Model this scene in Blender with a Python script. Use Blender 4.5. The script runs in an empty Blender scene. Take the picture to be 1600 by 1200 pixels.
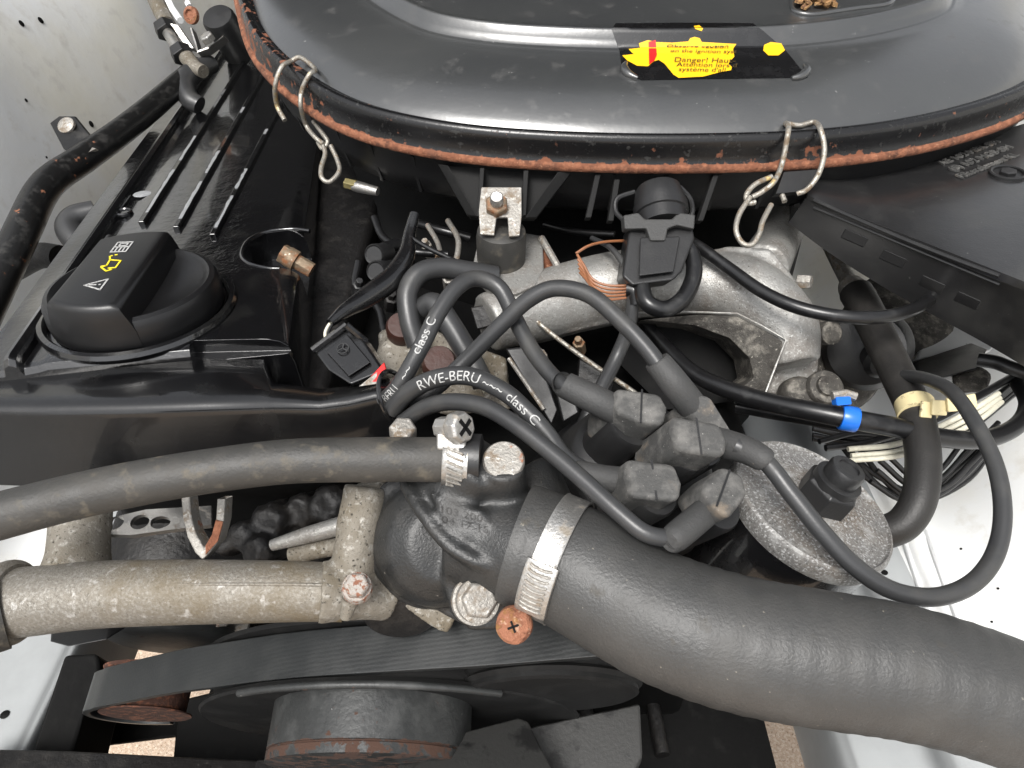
import bpy, bmesh, math, random
from mathutils import Vector, Matrix
from mathutils.bvhtree import BVHTree
from math import radians, sin, cos, pi, tan, atan

random.seed(7)
SC = bpy.context.scene
COL = SC.collection
V = Vector

# ------------------------------------------------------------------ camera
F = 1110.0                       # focal length in pixels of the 1600 px wide photograph
PITCH = radians(42)
CAM = V((0, 0, 0.25))            # metres; z = 0 is about the top of the valve cover
RT = V((1, 0, 0)); FW = V((0, cos(PITCH), -sin(PITCH))); UP = V((0, sin(PITCH), cos(PITCH)))
cam_d = bpy.data.cameras.new('camera'); cam = bpy.data.objects.new('camera', cam_d); COL.objects.link(cam)
cam.location = CAM; cam.rotation_euler = (radians(90) - PITCH, 0, 0)
cam_d.sensor_fit = 'HORIZONTAL'; cam_d.angle = 2 * atan(800 / F)
cam_d.clip_start = 0.01; cam_d.clip_end = 200
SC.camera = cam

# ------------------------------------------------------------------ sky, sun, exposure (bright overcast)
world = bpy.data.worlds.new('World'); SC.world = world; world.use_nodes = True
wn = world.node_tree; wn.nodes.clear()
sky = wn.nodes.new('ShaderNodeTexSky'); sky.sky_type = 'NISHITA'; sky.sun_disc = False
SUN_EL, SUN_AZ = radians(60), radians(-158)
sky.sun_elevation = SUN_EL; sky.sun_rotation = SUN_AZ; sky.dust_density = 3.0
hsv = wn.nodes.new('ShaderNodeHueSaturation'); hsv.inputs['Saturation'].default_value = 0.16
bg = wn.nodes.new('ShaderNodeBackground'); bg.inputs['Strength'].default_value = 0.10
wo = wn.nodes.new('ShaderNodeOutputWorld')
wn.links.new(sky.outputs[0], hsv.inputs['Color']); wn.links.new(hsv.outputs[0], bg.inputs['Color']); wn.links.new(bg.outputs[0], wo.inputs[0])
sun_d = bpy.data.lights.new('sun', 'SUN'); sun_d.energy = 1.5; sun_d.angle = radians(22); sun_d.color = (1, .97, .93)
sun = bpy.data.objects.new('sun', sun_d); COL.objects.link(sun)
sd = V((sin(SUN_AZ) * cos(SUN_EL), cos(SUN_AZ) * cos(SUN_EL), sin(SUN_EL)))
sun.rotation_euler = sd.to_track_quat('Z', 'Y').to_euler(); sun.location = sd * 5
SC.view_settings.view_transform = 'Standard'; SC.view_settings.look = 'None'
SC.view_settings.exposure = 1.35; SC.view_settings.gamma = 1.0; SC.view_settings.use_curve_mapping = False

# ------------------------------------------------------------------ measuring helpers
def RAY(x, y): return FW + RT * ((x - 800) / F) - UP * ((y - 600) / F)
def P(x, y, d): return CAM + RAY(x, y) * d
def PP(x, y, p0, n):
    r = RAY(x, y); return CAM + r * ((p0 - CAM).dot(n) / r.dot(n))
def PZ(x, y, z): return PP(x, y, V((0, 0, z)), V((0, 0, 1)))
def PY(x, y, yy): return PP(x, y, V((0, yy, 0)), V((0, 1, 0)))
def m(px, d): return px * d / F
def dirpx(dx, dy, away): return (RT * dx - UP * dy + FW * away).normalized()

# ------------------------------------------------------------------ materials
MATS = {}
def mat(name, col, rough=.5, metal=0., bump=None, layers=(), coat=0., attr=None, spec=None, wave=None, crough=.06):
    """layers: (colour, rough, metal, noise scale, lo, hi[, detail]); attr: (colour, rough, metal, noise scale, gain) driven by attribute 'wear'"""
    mt = bpy.data.materials.new(name); mt.use_nodes = True; nt = mt.node_tree; N = nt.nodes; L = nt.links
    b = N['Principled BSDF']; tc = N.new('ShaderNodeTexCoord'); co = tc.outputs['Object']
    def rgba(c):
        k = .50 if max(c) < .12 else 1.
        return (c[0] * k, c[1] * k, c[2] * k, 1)
    b.inputs['Base Color'].default_value = rgba(col); b.inputs['Roughness'].default_value = rough; b.inputs['Metallic'].default_value = metal
    if coat: b.inputs['Coat Weight'].default_value = coat; b.inputs['Coat Roughness'].default_value = crough
    if spec is not None: b.inputs['Specular IOR Level'].default_value = spec
    cur = None
    def noise(scale, detail=6., rough_=.6):
        n = N.new('ShaderNodeTexNoise'); n.inputs['Scale'].default_value = scale; n.inputs['Detail'].default_value = detail
        n.inputs['Roughness'].default_value = rough_; L.new(co, n.inputs['Vector']); return n.outputs['Fac']
    def ramp(src, lo, hi):
        r = N.new('ShaderNodeMapRange'); r.inputs['From Min'].default_value = lo; r.inputs['From Max'].default_value = hi
        L.new(src, r.inputs['Value']); return r.outputs[0]
    state = {'c': None, 'r': None, 'm': None}
    def mixin(fac, c2, r2, m2):
        mx = N.new('ShaderNodeMix'); mx.data_type = 'RGBA'; L.new(fac, mx.inputs[0])
        if state['c'] is None: mx.inputs[6].default_value = rgba(col)
        else: L.new(state['c'], mx.inputs[6])
        mx.inputs[7].default_value = rgba(c2); state['c'] = mx.outputs[2]
        for k, base, v2 in (('r', rough, r2), ('m', metal, m2)):
            f = N.new('ShaderNodeMix'); f.data_type = 'FLOAT'; L.new(fac, f.inputs[0])
            if state[k] is None: f.inputs[2].default_value = base
            else: L.new(state[k], f.inputs[2])
            f.inputs[3].default_value = v2; state[k] = f.outputs[0]
    for ly in layers:
        c2, r2, m2, sc, lo, hi = ly[:6]; det = ly[6] if len(ly) > 6 else 6.
        mixin(ramp(noise(sc, det), lo, hi), c2, r2, m2)
    if attr:
        c2, r2, m2, sc, gain = attr
        at = N.new('ShaderNodeAttribute'); at.attribute_name = 'wear'
        ma = N.new('ShaderNodeMath'); ma.operation = 'MULTIPLY_ADD'; ma.inputs[1].default_value = gain
        L.new(at.outputs['Fac'], ma.inputs[0]); L.new(noise(sc, 8.), ma.inputs[2])
        mixin(ramp(ma.outputs[0], .66, .70), c2, r2, m2)
    if state['c'] is not None:
        L.new(state['c'], b.inputs['Base Color']); L.new(state['r'], b.inputs['Roughness']); L.new(state['m'], b.inputs['Metallic'])
    prev = None
    for bp in ([bump] if bump and not isinstance(bump[0], tuple) else (bump or [])):
        bn = N.new('ShaderNodeBump'); bn.inputs['Strength'].default_value = bp[1]; bn.inputs['Distance'].default_value = bp[2] if len(bp) > 2 else .001
        L.new(noise(bp[0], 5.), bn.inputs['Height'])
        if prev: L.new(prev, bn.inputs['Normal'])
        prev = bn.outputs[0]
    if wave:
        w = N.new('ShaderNodeTexWave'); w.inputs['Scale'].default_value = wave[0]; w.bands_direction = wave[1]; w.inputs['Distortion'].default_value = wave[3]
        L.new(co, w.inputs['Vector']); bn = N.new('ShaderNodeBump'); bn.inputs['Strength'].default_value = wave[2]; bn.inputs['Distance'].default_value = .0008
        L.new(w.outputs['Fac'], bn.inputs['Height'])
        if prev: L.new(prev, bn.inputs['Normal'])
        prev = bn.outputs[0]
    if prev: L.new(prev, b.inputs['Normal'])
    MATS[name] = mt
    return mt

RUST = (.165, .060, .030); RUST2 = (.25, .10, .052)
mat('cover_paint', (.008, .008, .009), .10, bump=((420, .14), (80, .32, .0022)), layers=(((.02, .02, .019), .3, 0, 30, .55, .75), ((.06, .06, .055), .5, 0, 900, .68, .72)), coat=1.)
mat('lid_paint', (.062, .065, .067), .28, spec=.8, coat=.6, crough=.2, bump=((500, .05), (14, .12, .004)), layers=(((.075, .078, .078), .36, 0, 9, .42, .70), ((.09, .09, .088), .5, 0, 70, .58, .72, 9.), ((.17, .17, .165), .65, 0, 300, .69, .73), ((.20, .065, .03), .8, 0, 90, .78, .79)))
mat('rim_paint', (.012, .012, .013), .26, bump=((400, .1),), attr=(RUST, .85, 0, 120, .5), layers=(((.05, .05, .048), .6, 0, 300, .6, .68),))
mat('rust', RUST, .9, bump=((700, .8), (160, .8)), layers=(((.075, .032, .02), .9, 0, 45, .50, .64, 9.), (RUST2, .9, 0, 240, .45, .62), ((.14, .055, .03), .9, 0, 90, .55, .66), ((.32, .16, .09), .85, 0, 500, .60, .7)))
mat('rust_light', (.27, .11, .06), .75, .1, bump=((500, .9), (1400, .6)), layers=(((.13, .045, .022), .85, 0, 260, .48, .6), ((.40, .24, .16), .5, .4, 420, .58, .66), ((.33, .17, .05), .8, 0, 130, .56, .7)))
mat('plastic', (.026, .026, .027), .38, bump=((900, .12),), layers=(((.035, .035, .034), .6, 0, 40, .5, .75), ((.10, .10, .095), .7, 0, 480, .70, .74)))
mat('plastic_dull', (.014, .014, .014), .7, bump=((700, .2),), spec=.25, layers=(((.03, .03, .029), .8, 0, 60, .5, .75),))
mat('duct_plastic', (.008, .008, .009), .24, coat=.45, bump=((700, .04), (30, .12, .001)), layers=(((.018, .018, .018), .32, 0, 40, .5, .72), ((.09, .09, .085), .6, 0, 600, .73, .76)))
mat('blade_plastic', (.05, .05, .048), .55, bump=((500, .2),), layers=(((.012, .012, .012), .6, 0, 55, .52, .60),))
mat('snorkel_plastic', (.026, .026, .027), .34, coat=.7, crough=.22, bump=((900, .1), (25, .15, .003)), layers=(((.05, .05, .048), .5, 0, 30, .5, .72, 9.), ((.15, .15, .145), .7, 0, 480, .70, .74)))
mat('plastic_gloss', (.010, .010, .011), .26, coat=.6, bump=((700, .05), (30, .1, .001)), layers=(((.10, .10, .09), .6, 0, 700, .74, .77), ((.018, .018, .019), .35, 0, 90, .52, .70)))
mat('cap_plastic', (.012, .012, .013), .36, bump=((1500, .08),), layers=(((.06, .06, .06), .5, 0, 1200, .74, .78),))
mat('lead_rubber', (.062, .063, .065), .36, bump=((900, .08),), layers=(((.085, .084, .08), .6, 0, 50, .5, .7), ((.16, .16, .155), .7, 0, 800, .74, .78)))
mat('boot_rubber', (.075, .075, .074), .62, bump=((900, .3), (200, .1)), layers=(((.085, .083, .08), .7, 0, 260, .5, .72), ((.2, .16, .12), .8, 0, 900, .70, .74)))
mat('cap_rubber', (.100, .099, .095), .7, bump=((900, .35), (300, .2)), layers=(((.135, .13, .122), .75, 0, 120, .46, .70, 9.), ((.19, .15, .11), .8, 0, 70, .60, .78), ((.34, .33, .31), .8, 0, 1100, .66, .72)))
mat('hose_rubber', (.066, .064, .059), .5, bump=((900, .25), (120, .15)), layers=(((.105, .097, .085), .7, 0, 45, .48, .7), ((.125, .108, .08), .8, 0, 120, .55, .78, 10.), ((.3, .29, .26), .8, 0, 650, .73, .77)))
mat('dark_hose', (.030, .028, .026), .5, bump=((900, .2),), layers=(((.055, .05, .045), .6, 0, 45, .48, .7), ((.11, .10, .085), .8, 0, 650, .72, .77)))
mat('big_hose_rubber', (.080, .080, .078), .42, bump=((800, .3), (90, .12, .0015)), layers=(((.105, .102, .096), .6, 0, 40, .45, .72, 9.), ((.24, .22, .18), .8, 0, 380, .69, .74), ((.10, .085, .06), .8, 0, 60, .66, .8)))
mat('black_cable', (.014, .014, .015), .3, bump=((500, .05),), layers=(((.04, .04, .04), .5, 0, 120, .55, .75),))
mat('greasy_black', (.012, .011, .011), .5, bump=((300, .5), (60, .4, .003)), layers=(((.03, .027, .024), .6, 0, 90, .5, .7), ((.11, .10, .085), .7, 0, 420, .68, .74)))
mat('cast_black', (.034, .035, .035), .36, bump=((900, .3), (300, .12)), layers=(((.055, .053, .05), .55, 0, 60, .5, .72), ((.22, .20, .17), .7, 0, 500, .70, .74), ((.012, .012, .012), .5, 0, 260, .62, .68)))
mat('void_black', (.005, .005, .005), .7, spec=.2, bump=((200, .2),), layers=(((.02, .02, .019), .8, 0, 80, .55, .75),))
mat('alu_cast', (.29, .285, .27), .36, .45, bump=((420, .35), (1400, .3)), layers=(((.13, .115, .10), .65, .1, 55, .46, .70), ((.42, .42, .40), .4, .5, 700, .55, .7), ((.09, .08, .07), .8, 0, 800, .62, .70)))
mat('alu_dirty', (.19, .172, .142), .55, .25, bump=((900, .3), (1800, .2)), layers=(((.12, .10, .07), .8, 0, 45, .46, .66), ((.36, .345, .31), .45, .5, 300, .54, .68, 10.), ((.05, .042, .03), .85, 0, 700, .58, .68)))
mat('alu_pipe', (.18, .165, .14), .42, .4, bump=((900, .35), (2200, .3)), layers=(((.34, .33, .305), .34, .55, 700, .46, .80, 12.), ((.075, .062, .042), .8, 0, 900, .56, .76, 10.), ((.12, .092, .052), .65, .15, 18, .44, .62, 8.), ((.50, .49, .47), .32, .6, 160, .60, .74, 12.)))
mat('filter_alu', (.165, .16, .152), .5, .3, bump=((700, .4),), layers=(((.13, .11, .09), .75, .05, 28, .48, .62), ((.42, .42, .415), .5, .3, 950, .52, .64, 10.), ((.08, .076, .07), .8, 0, 800, .56, .68), ((.34, .34, .33), .5, .3, 110, .54, .74, 12.)))
mat('steel', (.44, .43, .41), .35, .85, bump=((800, .3),), layers=(((.25, .22, .18), .6, .4, 160, .55, .68), ((.62, .61, .59), .3, .9, 400, .6, .7)))
mat('steel_dull', (.30, .285, .26), .5, .6, bump=((700, .6),), layers=(((.18, .14, .10), .75, .1, 160, .5, .64), ((.48, .465, .43), .45, .7, 330, .56, .66), ((.25, .09, .04), .85, 0, 120, .64, .7)))
mat('zinc_wire', (.36, .34, .30), .42, .75, bump=((900, .5),), layers=(((.16, .12, .08), .7, .2, 260, .5, .62), ((.55, .42, .2), .5, .6, 90, .62, .7)))
mat('bolt_rusty', (.20, .15, .10), .55, .5, bump=((600, .5),), layers=(((.19, .075, .028), .85, 0, 140, .46, .6), ((.36, .33, .28), .4, .8, 400, .6, .68)))
mat('rusty_zinc', (.33, .30, .27), .6, .2, bump=((900, .7),), layers=(((.20, .085, .05), .85, 0, 500, .50, .58), ((.2, .16, .11), .8, 0, 200, .56, .68)))
mat('fender_white', (.78, .79, .785), .32, bump=((25, .15, .004),), layers=(((.74, .71, .60), .5, 0, 4.5, .46, .75), ((.62, .60, .55), .5, 0, 50, .55, .8, 10.), ((.42, .40, .36), .6, 0, 300, .70, .78)))
mat('fender_grey', (.62, .63, .635), .38, bump=((60, .1, .002),), layers=(((.38, .39, .39), .5, 0, 12, .45, .75), ((.1, .1, .1), .7, 0, 160, .70, .72)))
mat('rail_paint', (.36, .375, .38), .33, bump=((60, .1, .002),), layers=(((.27, .28, .285), .5, 0, 12, .45, .75), ((.05, .05, .05), .7, 0, 160, .72, .74)))
mat('rail_grey', (.20, .215, .22), .35, .1, bump=((80, .1, .002),), layers=(((.12, .13, .13), .5, 0, 14, .45, .75), ((.45, .45, .45), .5, 0, 120, .70, .74)))
mat('belt_rubber', (.030, .033, .034), .40, bump=((900, .1),), layers=(((.042, .045, .045), .5, 0, 60, .45, .7), ((.2, .2, .2), .7, 0, 500, .76, .79)), wave=(160, 'Y', .04, 1.5))
mat('hub_grey', (.055, .058, .058), .45, .2, bump=((300, .3),), layers=(((.115, .118, .116), .6, .1, 50, .5, .72, 9.), ((.35, .34, .33), .7, 0, 420, .72, .76)), attr=((.10, .048, .030), .9, 0, 150, .5))
mat('alu_stained', (.10, .092, .08), .7, .15, bump=((500, .5), (1200, .4)), layers=(((.19, .175, .15), .6, .2, 120, .5, .66), ((.04, .034, .028), .8, 0, 90, .5, .66), ((.3, .28, .24), .6, .3, 700, .62, .7)))
mat('brass', (.28, .24, .11), .4, .6, layers=(((.25, .2, .08), .6, .3, 200, .5, .65),))
mat('concrete', (.46, .35, .26), .9, bump=((120, .8, .004),), layers=(((.56, .46, .36), .9, 0, 220, .5, .56), ((.25, .17, .11), .9, 0, 300, .58, .63), ((.66, .60, .52), .9, 0, 420, .62, .66)))
mat('yellow', (.78, .44, .004), .5, layers=(((.72, .36, .006), .5, 0, 60, .5, .8),))
mat('yellow_print', (.75, .62, .02), .5)
mat('white_print', (.40, .40, .39), .6, layers=(((.2, .2, .2), .6, 0, 900, .52, .64),))
mat('red', (.55, .012, .012), .4)
mat('ink', (.10, .06, .005), .6)
mat('blue', (.012, .13, .55), .28)
mat('orange_wire', (.24, .095, .04), .4, layers=(((.2, .08, .035), .5, 0, 150, .5, .7),))
mat('cream', (.62, .53, .30), .45, bump=((500, .2),), layers=(((.12, .10, .07), .7, 0, 220, .58, .68),))
mat('white_wire', (.60, .58, .48), .4, layers=(((.3, .28, .22), .6, 0, 90, .5, .75),))
mat('seal_red', (.085, .030, .020), .5, bump=((300, .3),), layers=(((.10, .03, .02), .6, 0, 120, .5, .7),))
mat('bare_chip', (.30, .31, .32), .5, .3, layers=(((.5, .5, .5), .5, .3, 500, .55, .7),))
mat('litter', (.30, .17, .07), .9, bump=((500, 1.),), layers=(((.12, .06, .03), .9, 0, 300, .5, .6), ((.55, .38, .2), .9, 0, 500, .6, .66)))

# ------------------------------------------------------------------ mesh helpers
def crom(pts, n=8):
    """Catmull-Rom through points given as tuples/vectors of any length"""
    pts = [tuple(p) for p in pts]; K = len(pts[0]); out = []
    ext = [tuple(2 * a - b for a, b in zip(pts[0], pts[1]))] + pts + [tuple(2 * a - b for a, b in zip(pts[-1], pts[-2]))]
    for i in range(1, len(ext) - 2):
        p0, p1, p2, p3 = ext[i - 1:i + 3]
        for j in range(n):
            t = j / n; t2 = t * t; t3 = t2 * t
            out.append(tuple(.5 * (2 * p1[k] + (p2[k] - p0[k]) * t + (2 * p0[k] - 5 * p1[k] + 4 * p2[k] - p3[k]) * t2 + (3 * p1[k] - p0[k] - 3 * p2[k] + p3[k]) * t3) for k in range(K)))
    out.append(pts[-1]); return out

def pxpath(pts, n=8):
    """pts: (px, py, depth, thickness px) -> smoothed 3-D centre points and radii"""
    raw = []
    for p in pts:
        c = P(p[0], p[1], p[2]); raw.append((c.x, c.y, c.z, m(p[3], p[2]) / 2))
    s = crom(raw, n); return [V(q[:3]) for q in s], [q[3] for q in s]

def basis(axis, ref=None):
    a = axis.normalized()
    r = ref if ref is not None else (V((0, 0, 1)) if abs(a.z) < .9 else V((1, 0, 0)))
    x = (r - a * r.dot(a)).normalized(); return x, a.cross(x), a

class MB:
    def __init__(s): s.v = []; s.f = []; s.w = []
    def add(s, vs, fs, wear=0.):
        o = len(s.v); s.v += [V(v) for v in vs]; s.f += [[i + o for i in f] for f in fs]
        s.w += list(wear) if isinstance(wear, (list, tuple)) else [wear] * len(vs); return s
    def tube(s, pts, r, n=18, cap=True):
        pts = [V(p) for p in pts]; k = len(pts)
        rs = list(r) if isinstance(r, (list, tuple)) else [r] * k
        T = [(pts[min(i + 1, k - 1)] - pts[max(i - 1, 0)]).normalized() for i in range(k)]
        x, y, _ = basis(T[0]); vs = []; fs = []
        for i in range(k):
            x = (x - T[i] * x.dot(T[i])).normalized(); y = T[i].cross(x)
            for j in range(n):
                a = 2 * pi * j / n; vs.append(pts[i] + (x * cos(a) + y * sin(a)) * rs[i])
        for i in range(k - 1):
            for j in range(n): fs.append([i * n + j, i * n + (j + 1) % n, (i + 1) * n + (j + 1) % n, (i + 1) * n + j])
        if cap: fs.append(list(range(n))[::-1]); fs.append([(k - 1) * n + j for j in range(n)])
        return s.add(vs, fs)
    def lathe(s, org, axis, prof, n=40, ref=None, wear=None):
        x, y, a = basis(axis, ref); vs = []; fs = []; w = []; k = len(prof)
        for i, (r, h) in enumerate(prof):
            for j in range(n):
                t = 2 * pi * j / n; vs.append(org + a * h + (x * cos(t) + y * sin(t)) * max(r, 1e-5)); w.append(wear[i] if wear else 0.)
        for i in range(k - 1):
            for j in range(n): fs.append([i * n + j, i * n + (j + 1) % n, (i + 1) * n + (j + 1) % n, (i + 1) * n + j])
        fs.append(list(range(n))[::-1]); fs.append([(k - 1) * n + j for j in range(n)])
        return s.add(vs, fs, w)
    def prism(s, poly, vec):
        poly = [V(p) for p in poly]; n = len(poly); vs = poly + [p + vec for p in poly]
        fs = [list(range(n)), [n + i for i in range(n)][::-1]] + [[i, n + i, n + (i + 1) % n, (i + 1) % n] for i in range(n)]
        return s.add(vs, fs)
    def box(s, c, X, Y, Z):
        vs = [c + X * a + Y * b + Z * d for a in (-1, 1) for b in (-1, 1) for d in (-1, 1)]
        return s.add(vs, [[0, 1, 3, 2], [4, 6, 7, 5], [0, 4, 5, 1], [2, 3, 7, 6], [0, 2, 6, 4], [1, 5, 7, 3]])
    def grid(s, rows, wear=None, close=False):
        nr, nc = len(rows), len(rows[0]); vs = [p for r in rows for p in r]
        fs = []
        for i in range(nr - 1):
            for j in range(nc if close else nc - 1): fs.append([i * nc + j, i * nc + (j + 1) % nc, (i + 1) * nc + (j + 1) % nc, (i + 1) * nc + j])
        w = [wear[i] for i in range(nr) for _ in range(nc)] if wear else 0.
        return s.add(vs, fs, w)
    def strip(s, pts, width, nrm, thick=.0004, close=False):
        """flat ribbon along a polyline lying on a surface with normal nrm"""
        pts = [V(p) for p in pts]; k = len(pts)
        rng = range(k if close else k - 1)
        for i in rng:
            a, b = pts[i], pts[(i + 1) % k]; t = (b - a)
            if t.length < 1e-7: continue
            t.normalize(); sd_ = nrm.cross(t).normalized() * width / 2; e = t * width * .35
            s.prism([a - e - sd_, b + e - sd_, b + e + sd_, a - e + sd_], nrm * thick)
        return s

ORIG = {}
def root_origin(o):
    while o.parent: o = o.parent
    return ORIG[o.name]
def tag(o, label=None, cat=None, group=None, kind=None):
    if label: o['label'] = label
    if cat: o['category'] = cat
    if group: o['group'] = group
    if kind: o['kind'] = kind
    return o
def thing(name, label, cat, loc, group=None):
    o = bpy.data.objects.new(name, None); COL.objects.link(o); o.location = loc; o.empty_display_size = .01
    ORIG[o.name] = V(loc); return tag(o, label, cat, group)

def build(mb, name, material, parent=None, label=None, cat=None, group=None, kind=None, bevel=0., seg=2, angle=38, remesh=0., smooth=0, subsurf=0, noise_disp=0., cut=None, solid=0.):
    vs = mb.v
    if parent is None:
        c = sum(vs, V((0, 0, 0))) / len(vs); org = V((c.x, c.y, min(v.z for v in vs)))
    else: org = root_origin(parent)
    me = bpy.data.meshes.new(name); me.from_pydata([v - org for v in vs], [], mb.f); me.update()
    bm = bmesh.new(); bm.from_mesh(me)
    bmesh.ops.recalc_face_normals(bm, faces=bm.faces); bm.to_mesh(me); bm.free()
    if any(mb.w):
        at = me.attributes.new('wear', 'FLOAT', 'POINT')
        for i, w in enumerate(mb.w): at.data[i].value = w
    o = bpy.data.objects.new(name, me); COL.objects.link(o)
    me.materials.append(MATS[material])
    if parent is None: o.location = org; ORIG[o.name] = org
    else: o.parent = parent
    mods = False
    if solid: md = o.modifiers.new('s', 'SOLIDIFY'); md.thickness = solid; md.offset = -1
    if remesh:
        md = o.modifiers.new('r', 'REMESH'); md.mode = 'VOXEL'; md.voxel_size = remesh; mods = True
        if smooth: sm = o.modifiers.new('sm', 'SMOOTH'); sm.iterations = smooth; sm.factor = .5
    helpers = []
    if cut:
        for cmb in cut:
            cme = bpy.data.meshes.new('cut'); cme.from_pydata([v - org for v in cmb.v], [], cmb.f); cme.update()
            b2 = bmesh.new(); b2.from_mesh(cme); bmesh.ops.recalc_face_normals(b2, faces=b2.faces); b2.to_mesh(cme); b2.free()
            co = bpy.data.objects.new('cut', cme); COL.objects.link(co); co.location = org
            md = o.modifiers.new('b', 'BOOLEAN'); md.object = co; md.operation = 'DIFFERENCE'; md.solver = 'EXACT'; helpers.append(co)
        mods = True
    if mods:
        bpy.context.view_layer.update()
        dg = bpy.context.evaluated_depsgraph_get(); new = bpy.data.meshes.new_from_object(o.evaluated_get(dg))
        o.modifiers.clear(); o.data = new; bpy.data.meshes.remove(me); me = new; me.name = name
        for h in helpers:
            hm = h.data; bpy.data.objects.remove(h); bpy.data.meshes.remove(hm)
    if noise_disp:
        from mathutils import noise as nz
        for v in me.vertices:
            v.co += v.normal * noise_disp * nz.fractal((v.co + org) * 120, 1, 2, 3)
    me.polygons.foreach_set('use_smooth', [True] * len(me.polygons))
    if not bevel and not (remesh and angle > 90): me.set_sharp_from_angle(angle=radians(angle))
    if bevel:
        md = o.modifiers.new('bevel', 'BEVEL'); md.width = bevel; md.segments = seg; md.limit_method = 'ANGLE'; md.angle_limit = radians(32); md.harden_normals = True
    if subsurf: md = o.modifiers.new('sub', 'SUBSURF'); md.levels = subsurf; md.render_levels = subsurf
    return tag(o, label, cat, group, kind)

_tc = {}
def text_geo(txt, extrude=0.):
    if (txt, extrude) in _tc: return _tc[txt, extrude]
    cu = bpy.data.curves.new('t', 'FONT'); cu.body = txt; cu.size = 1; cu.extrude = extrude; cu.resolution_u = 3
    ob = bpy.data.objects.new('t', cu); COL.objects.link(ob); bpy.context.view_layer.update()
    me = bpy.data.meshes.new_from_object(ob.evaluated_get(bpy.context.evaluated_depsgraph_get()))
    bm = bmesh.new(); bm.from_mesh(me)
    for k_ in range(1, 8): bmesh.ops.bisect_plane(bm, geom=bm.verts[:] + bm.edges[:] + bm.faces[:], plane_co=(0, -.2 + k_ * .13, 0), plane_no=(0, 1, 0))
    bm.verts.index_update(); vs = [v.co.copy() for v in bm.verts]; fs = [[v.index for v in f.verts] for f in bm.faces]; bm.free()
    bpy.data.objects.remove(ob); bpy.data.curves.remove(cu); bpy.data.meshes.remove(me)
    _tc[txt, extrude] = (vs, fs); return vs, fs

def tube_text(mb, txt, pts, r, xy0, xy1, size, vshift=0.):
    """print text on a tube: s0 = arc length where it starts"""
    vs, fs = text_geo(txt); L = [0.]
    for i in range(1, len(pts)): L.append(L[-1] + (pts[i] - pts[i - 1]).length)
    rr = r if not isinstance(r, (list, tuple)) else sum(r) / len(r)
    def s_at(xy):
        best = None
        for i in range(len(pts) - 1):
            for k_ in range(6):
                q_ = pts[i].lerp(pts[i + 1], k_ / 6); w_ = q_ - CAM; d_ = w_.dot(FW); x_, y_ = 800 + F * w_.dot(RT) / d_, 600 - F * w_.dot(UP) / d_
                e_ = (x_ - xy[0]) ** 2 + (y_ - xy[1]) ** 2
                if best is None or e_ < best[0]: best = (e_, L[i] + (L[i + 1] - L[i]) * k_ / 6)
        return best[1]
    s0, s1 = s_at(xy0), s_at(xy1); stretch = (s1 - s0) / (max(v.x for v in vs) * size)
    out = []
    for v in vs:
        s_ = min(max(s0 + v.x * size * stretch, 0), L[-1] - 1e-6); i = 0
        while i < len(L) - 2 and L[i + 1] < s_: i += 1
        t = (s_ - L[i]) / max(L[i + 1] - L[i], 1e-9); c = pts[i].lerp(pts[i + 1], t)
        T = ((pts[min(i + 2, len(pts) - 1)] - pts[max(i, 0)]).normalized()).lerp((pts[i + 1] - pts[max(i - 1, 0)]).normalized(), 1 - t).normalized()
        vw = (CAM - c); N = (vw - T * vw.dot(T)).normalized(); B = N.cross(T).normalized()
        a = (v.y * size - size * .33) / rr + vshift
        rl = rr if not isinstance(r, (list, tuple)) else r[i] + (r[i + 1] - r[i]) * t
        out.append(c + (N * cos(a) + B * sin(a)) * (rl + .0003))
    mb.add(out, fs); return mb

def hexhead(mb, org, axis, r, h, n=6, chamfer=.85, ref=None):
    mb.lathe(org, axis, [(r, 0), (r, h * .8), (r * chamfer, h)], n=n, ref=ref); return mb

def pxpoly(pts, d): return [P(p[0], p[1], p[2] if len(p) > 2 else d) for p in pts]

# ================================================================== the setting
g = MB(); g.add([V((-30, -30, -.75)), V((30, -30, -.75)), V((30, 30, -.75)), V((-30, 30, -.75))], [[0, 1, 2, 3]])
build(g, 'ground', 'concrete', kind='structure')

def fender(side, upper=True):
    """pressed inner wing panel: (x, z) section swept along y with soft swages"""
    rows = []
    if side < 0: sec = [(-.62, .30), (-.575, .22), (-.525, .12), (-.48, .03), (-.445, -.08), (-.425, -.18), (-.405, -.225), (-.37, -.238), (-.335, -.24), (-.326, -.244), (-.322, -.256), (-.322, -.33)]
    else: sec = [(.56, .25), (.52, .12), (.49, .0), (.46, -.08), (.42, -.15), (.375, -.205), (.345, -.232), (.335, -.228), (.325, -.232), (.318, -.242), (.296, -.247), (.290, -.255), (.285, -.275), (.248, -.279), (.240, -.284), (.235, -.30), (.235, -.36)]
    sec = crom(sec, 5); cutk = 7 * 5 if side < 0 else 9 * 5
    sec = sec[:cutk + 1] if upper else sec[cutk:]
    for i in range(61):
        y = -.15 + i * .03; row = []
        for x, z in sec:
            bulge = .018 * math.exp(-((y - .62) / .07) ** 2) * math.exp(-((z - .12) / .10) ** 2) + .014 * math.exp(-((y - .95) / .10) ** 2) * math.exp(-((z - .02) / .2) ** 2) - .010 * math.exp(-((y - .45 - z) / .035) ** 2) * (1 if z > -.15 else 0)
            row.append(V((x - side * bulge, y, z)))
        rows.append(row)
    return rows
root = thing('inner_fender', 'white painted inner wing panel behind the black pipe on the left', 'car panel', (-.42, .4, -.33))
build(MB().grid(fender(-1)), 'panel', 'fender_white', root)
build(MB().grid(fender(-1, False)), 'rail', 'rail_paint', root)
root2 = thing('inner_fender', 'white painted inner wing panel with seam on the right side', 'car panel', (.42, .4, -.36))
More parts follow.
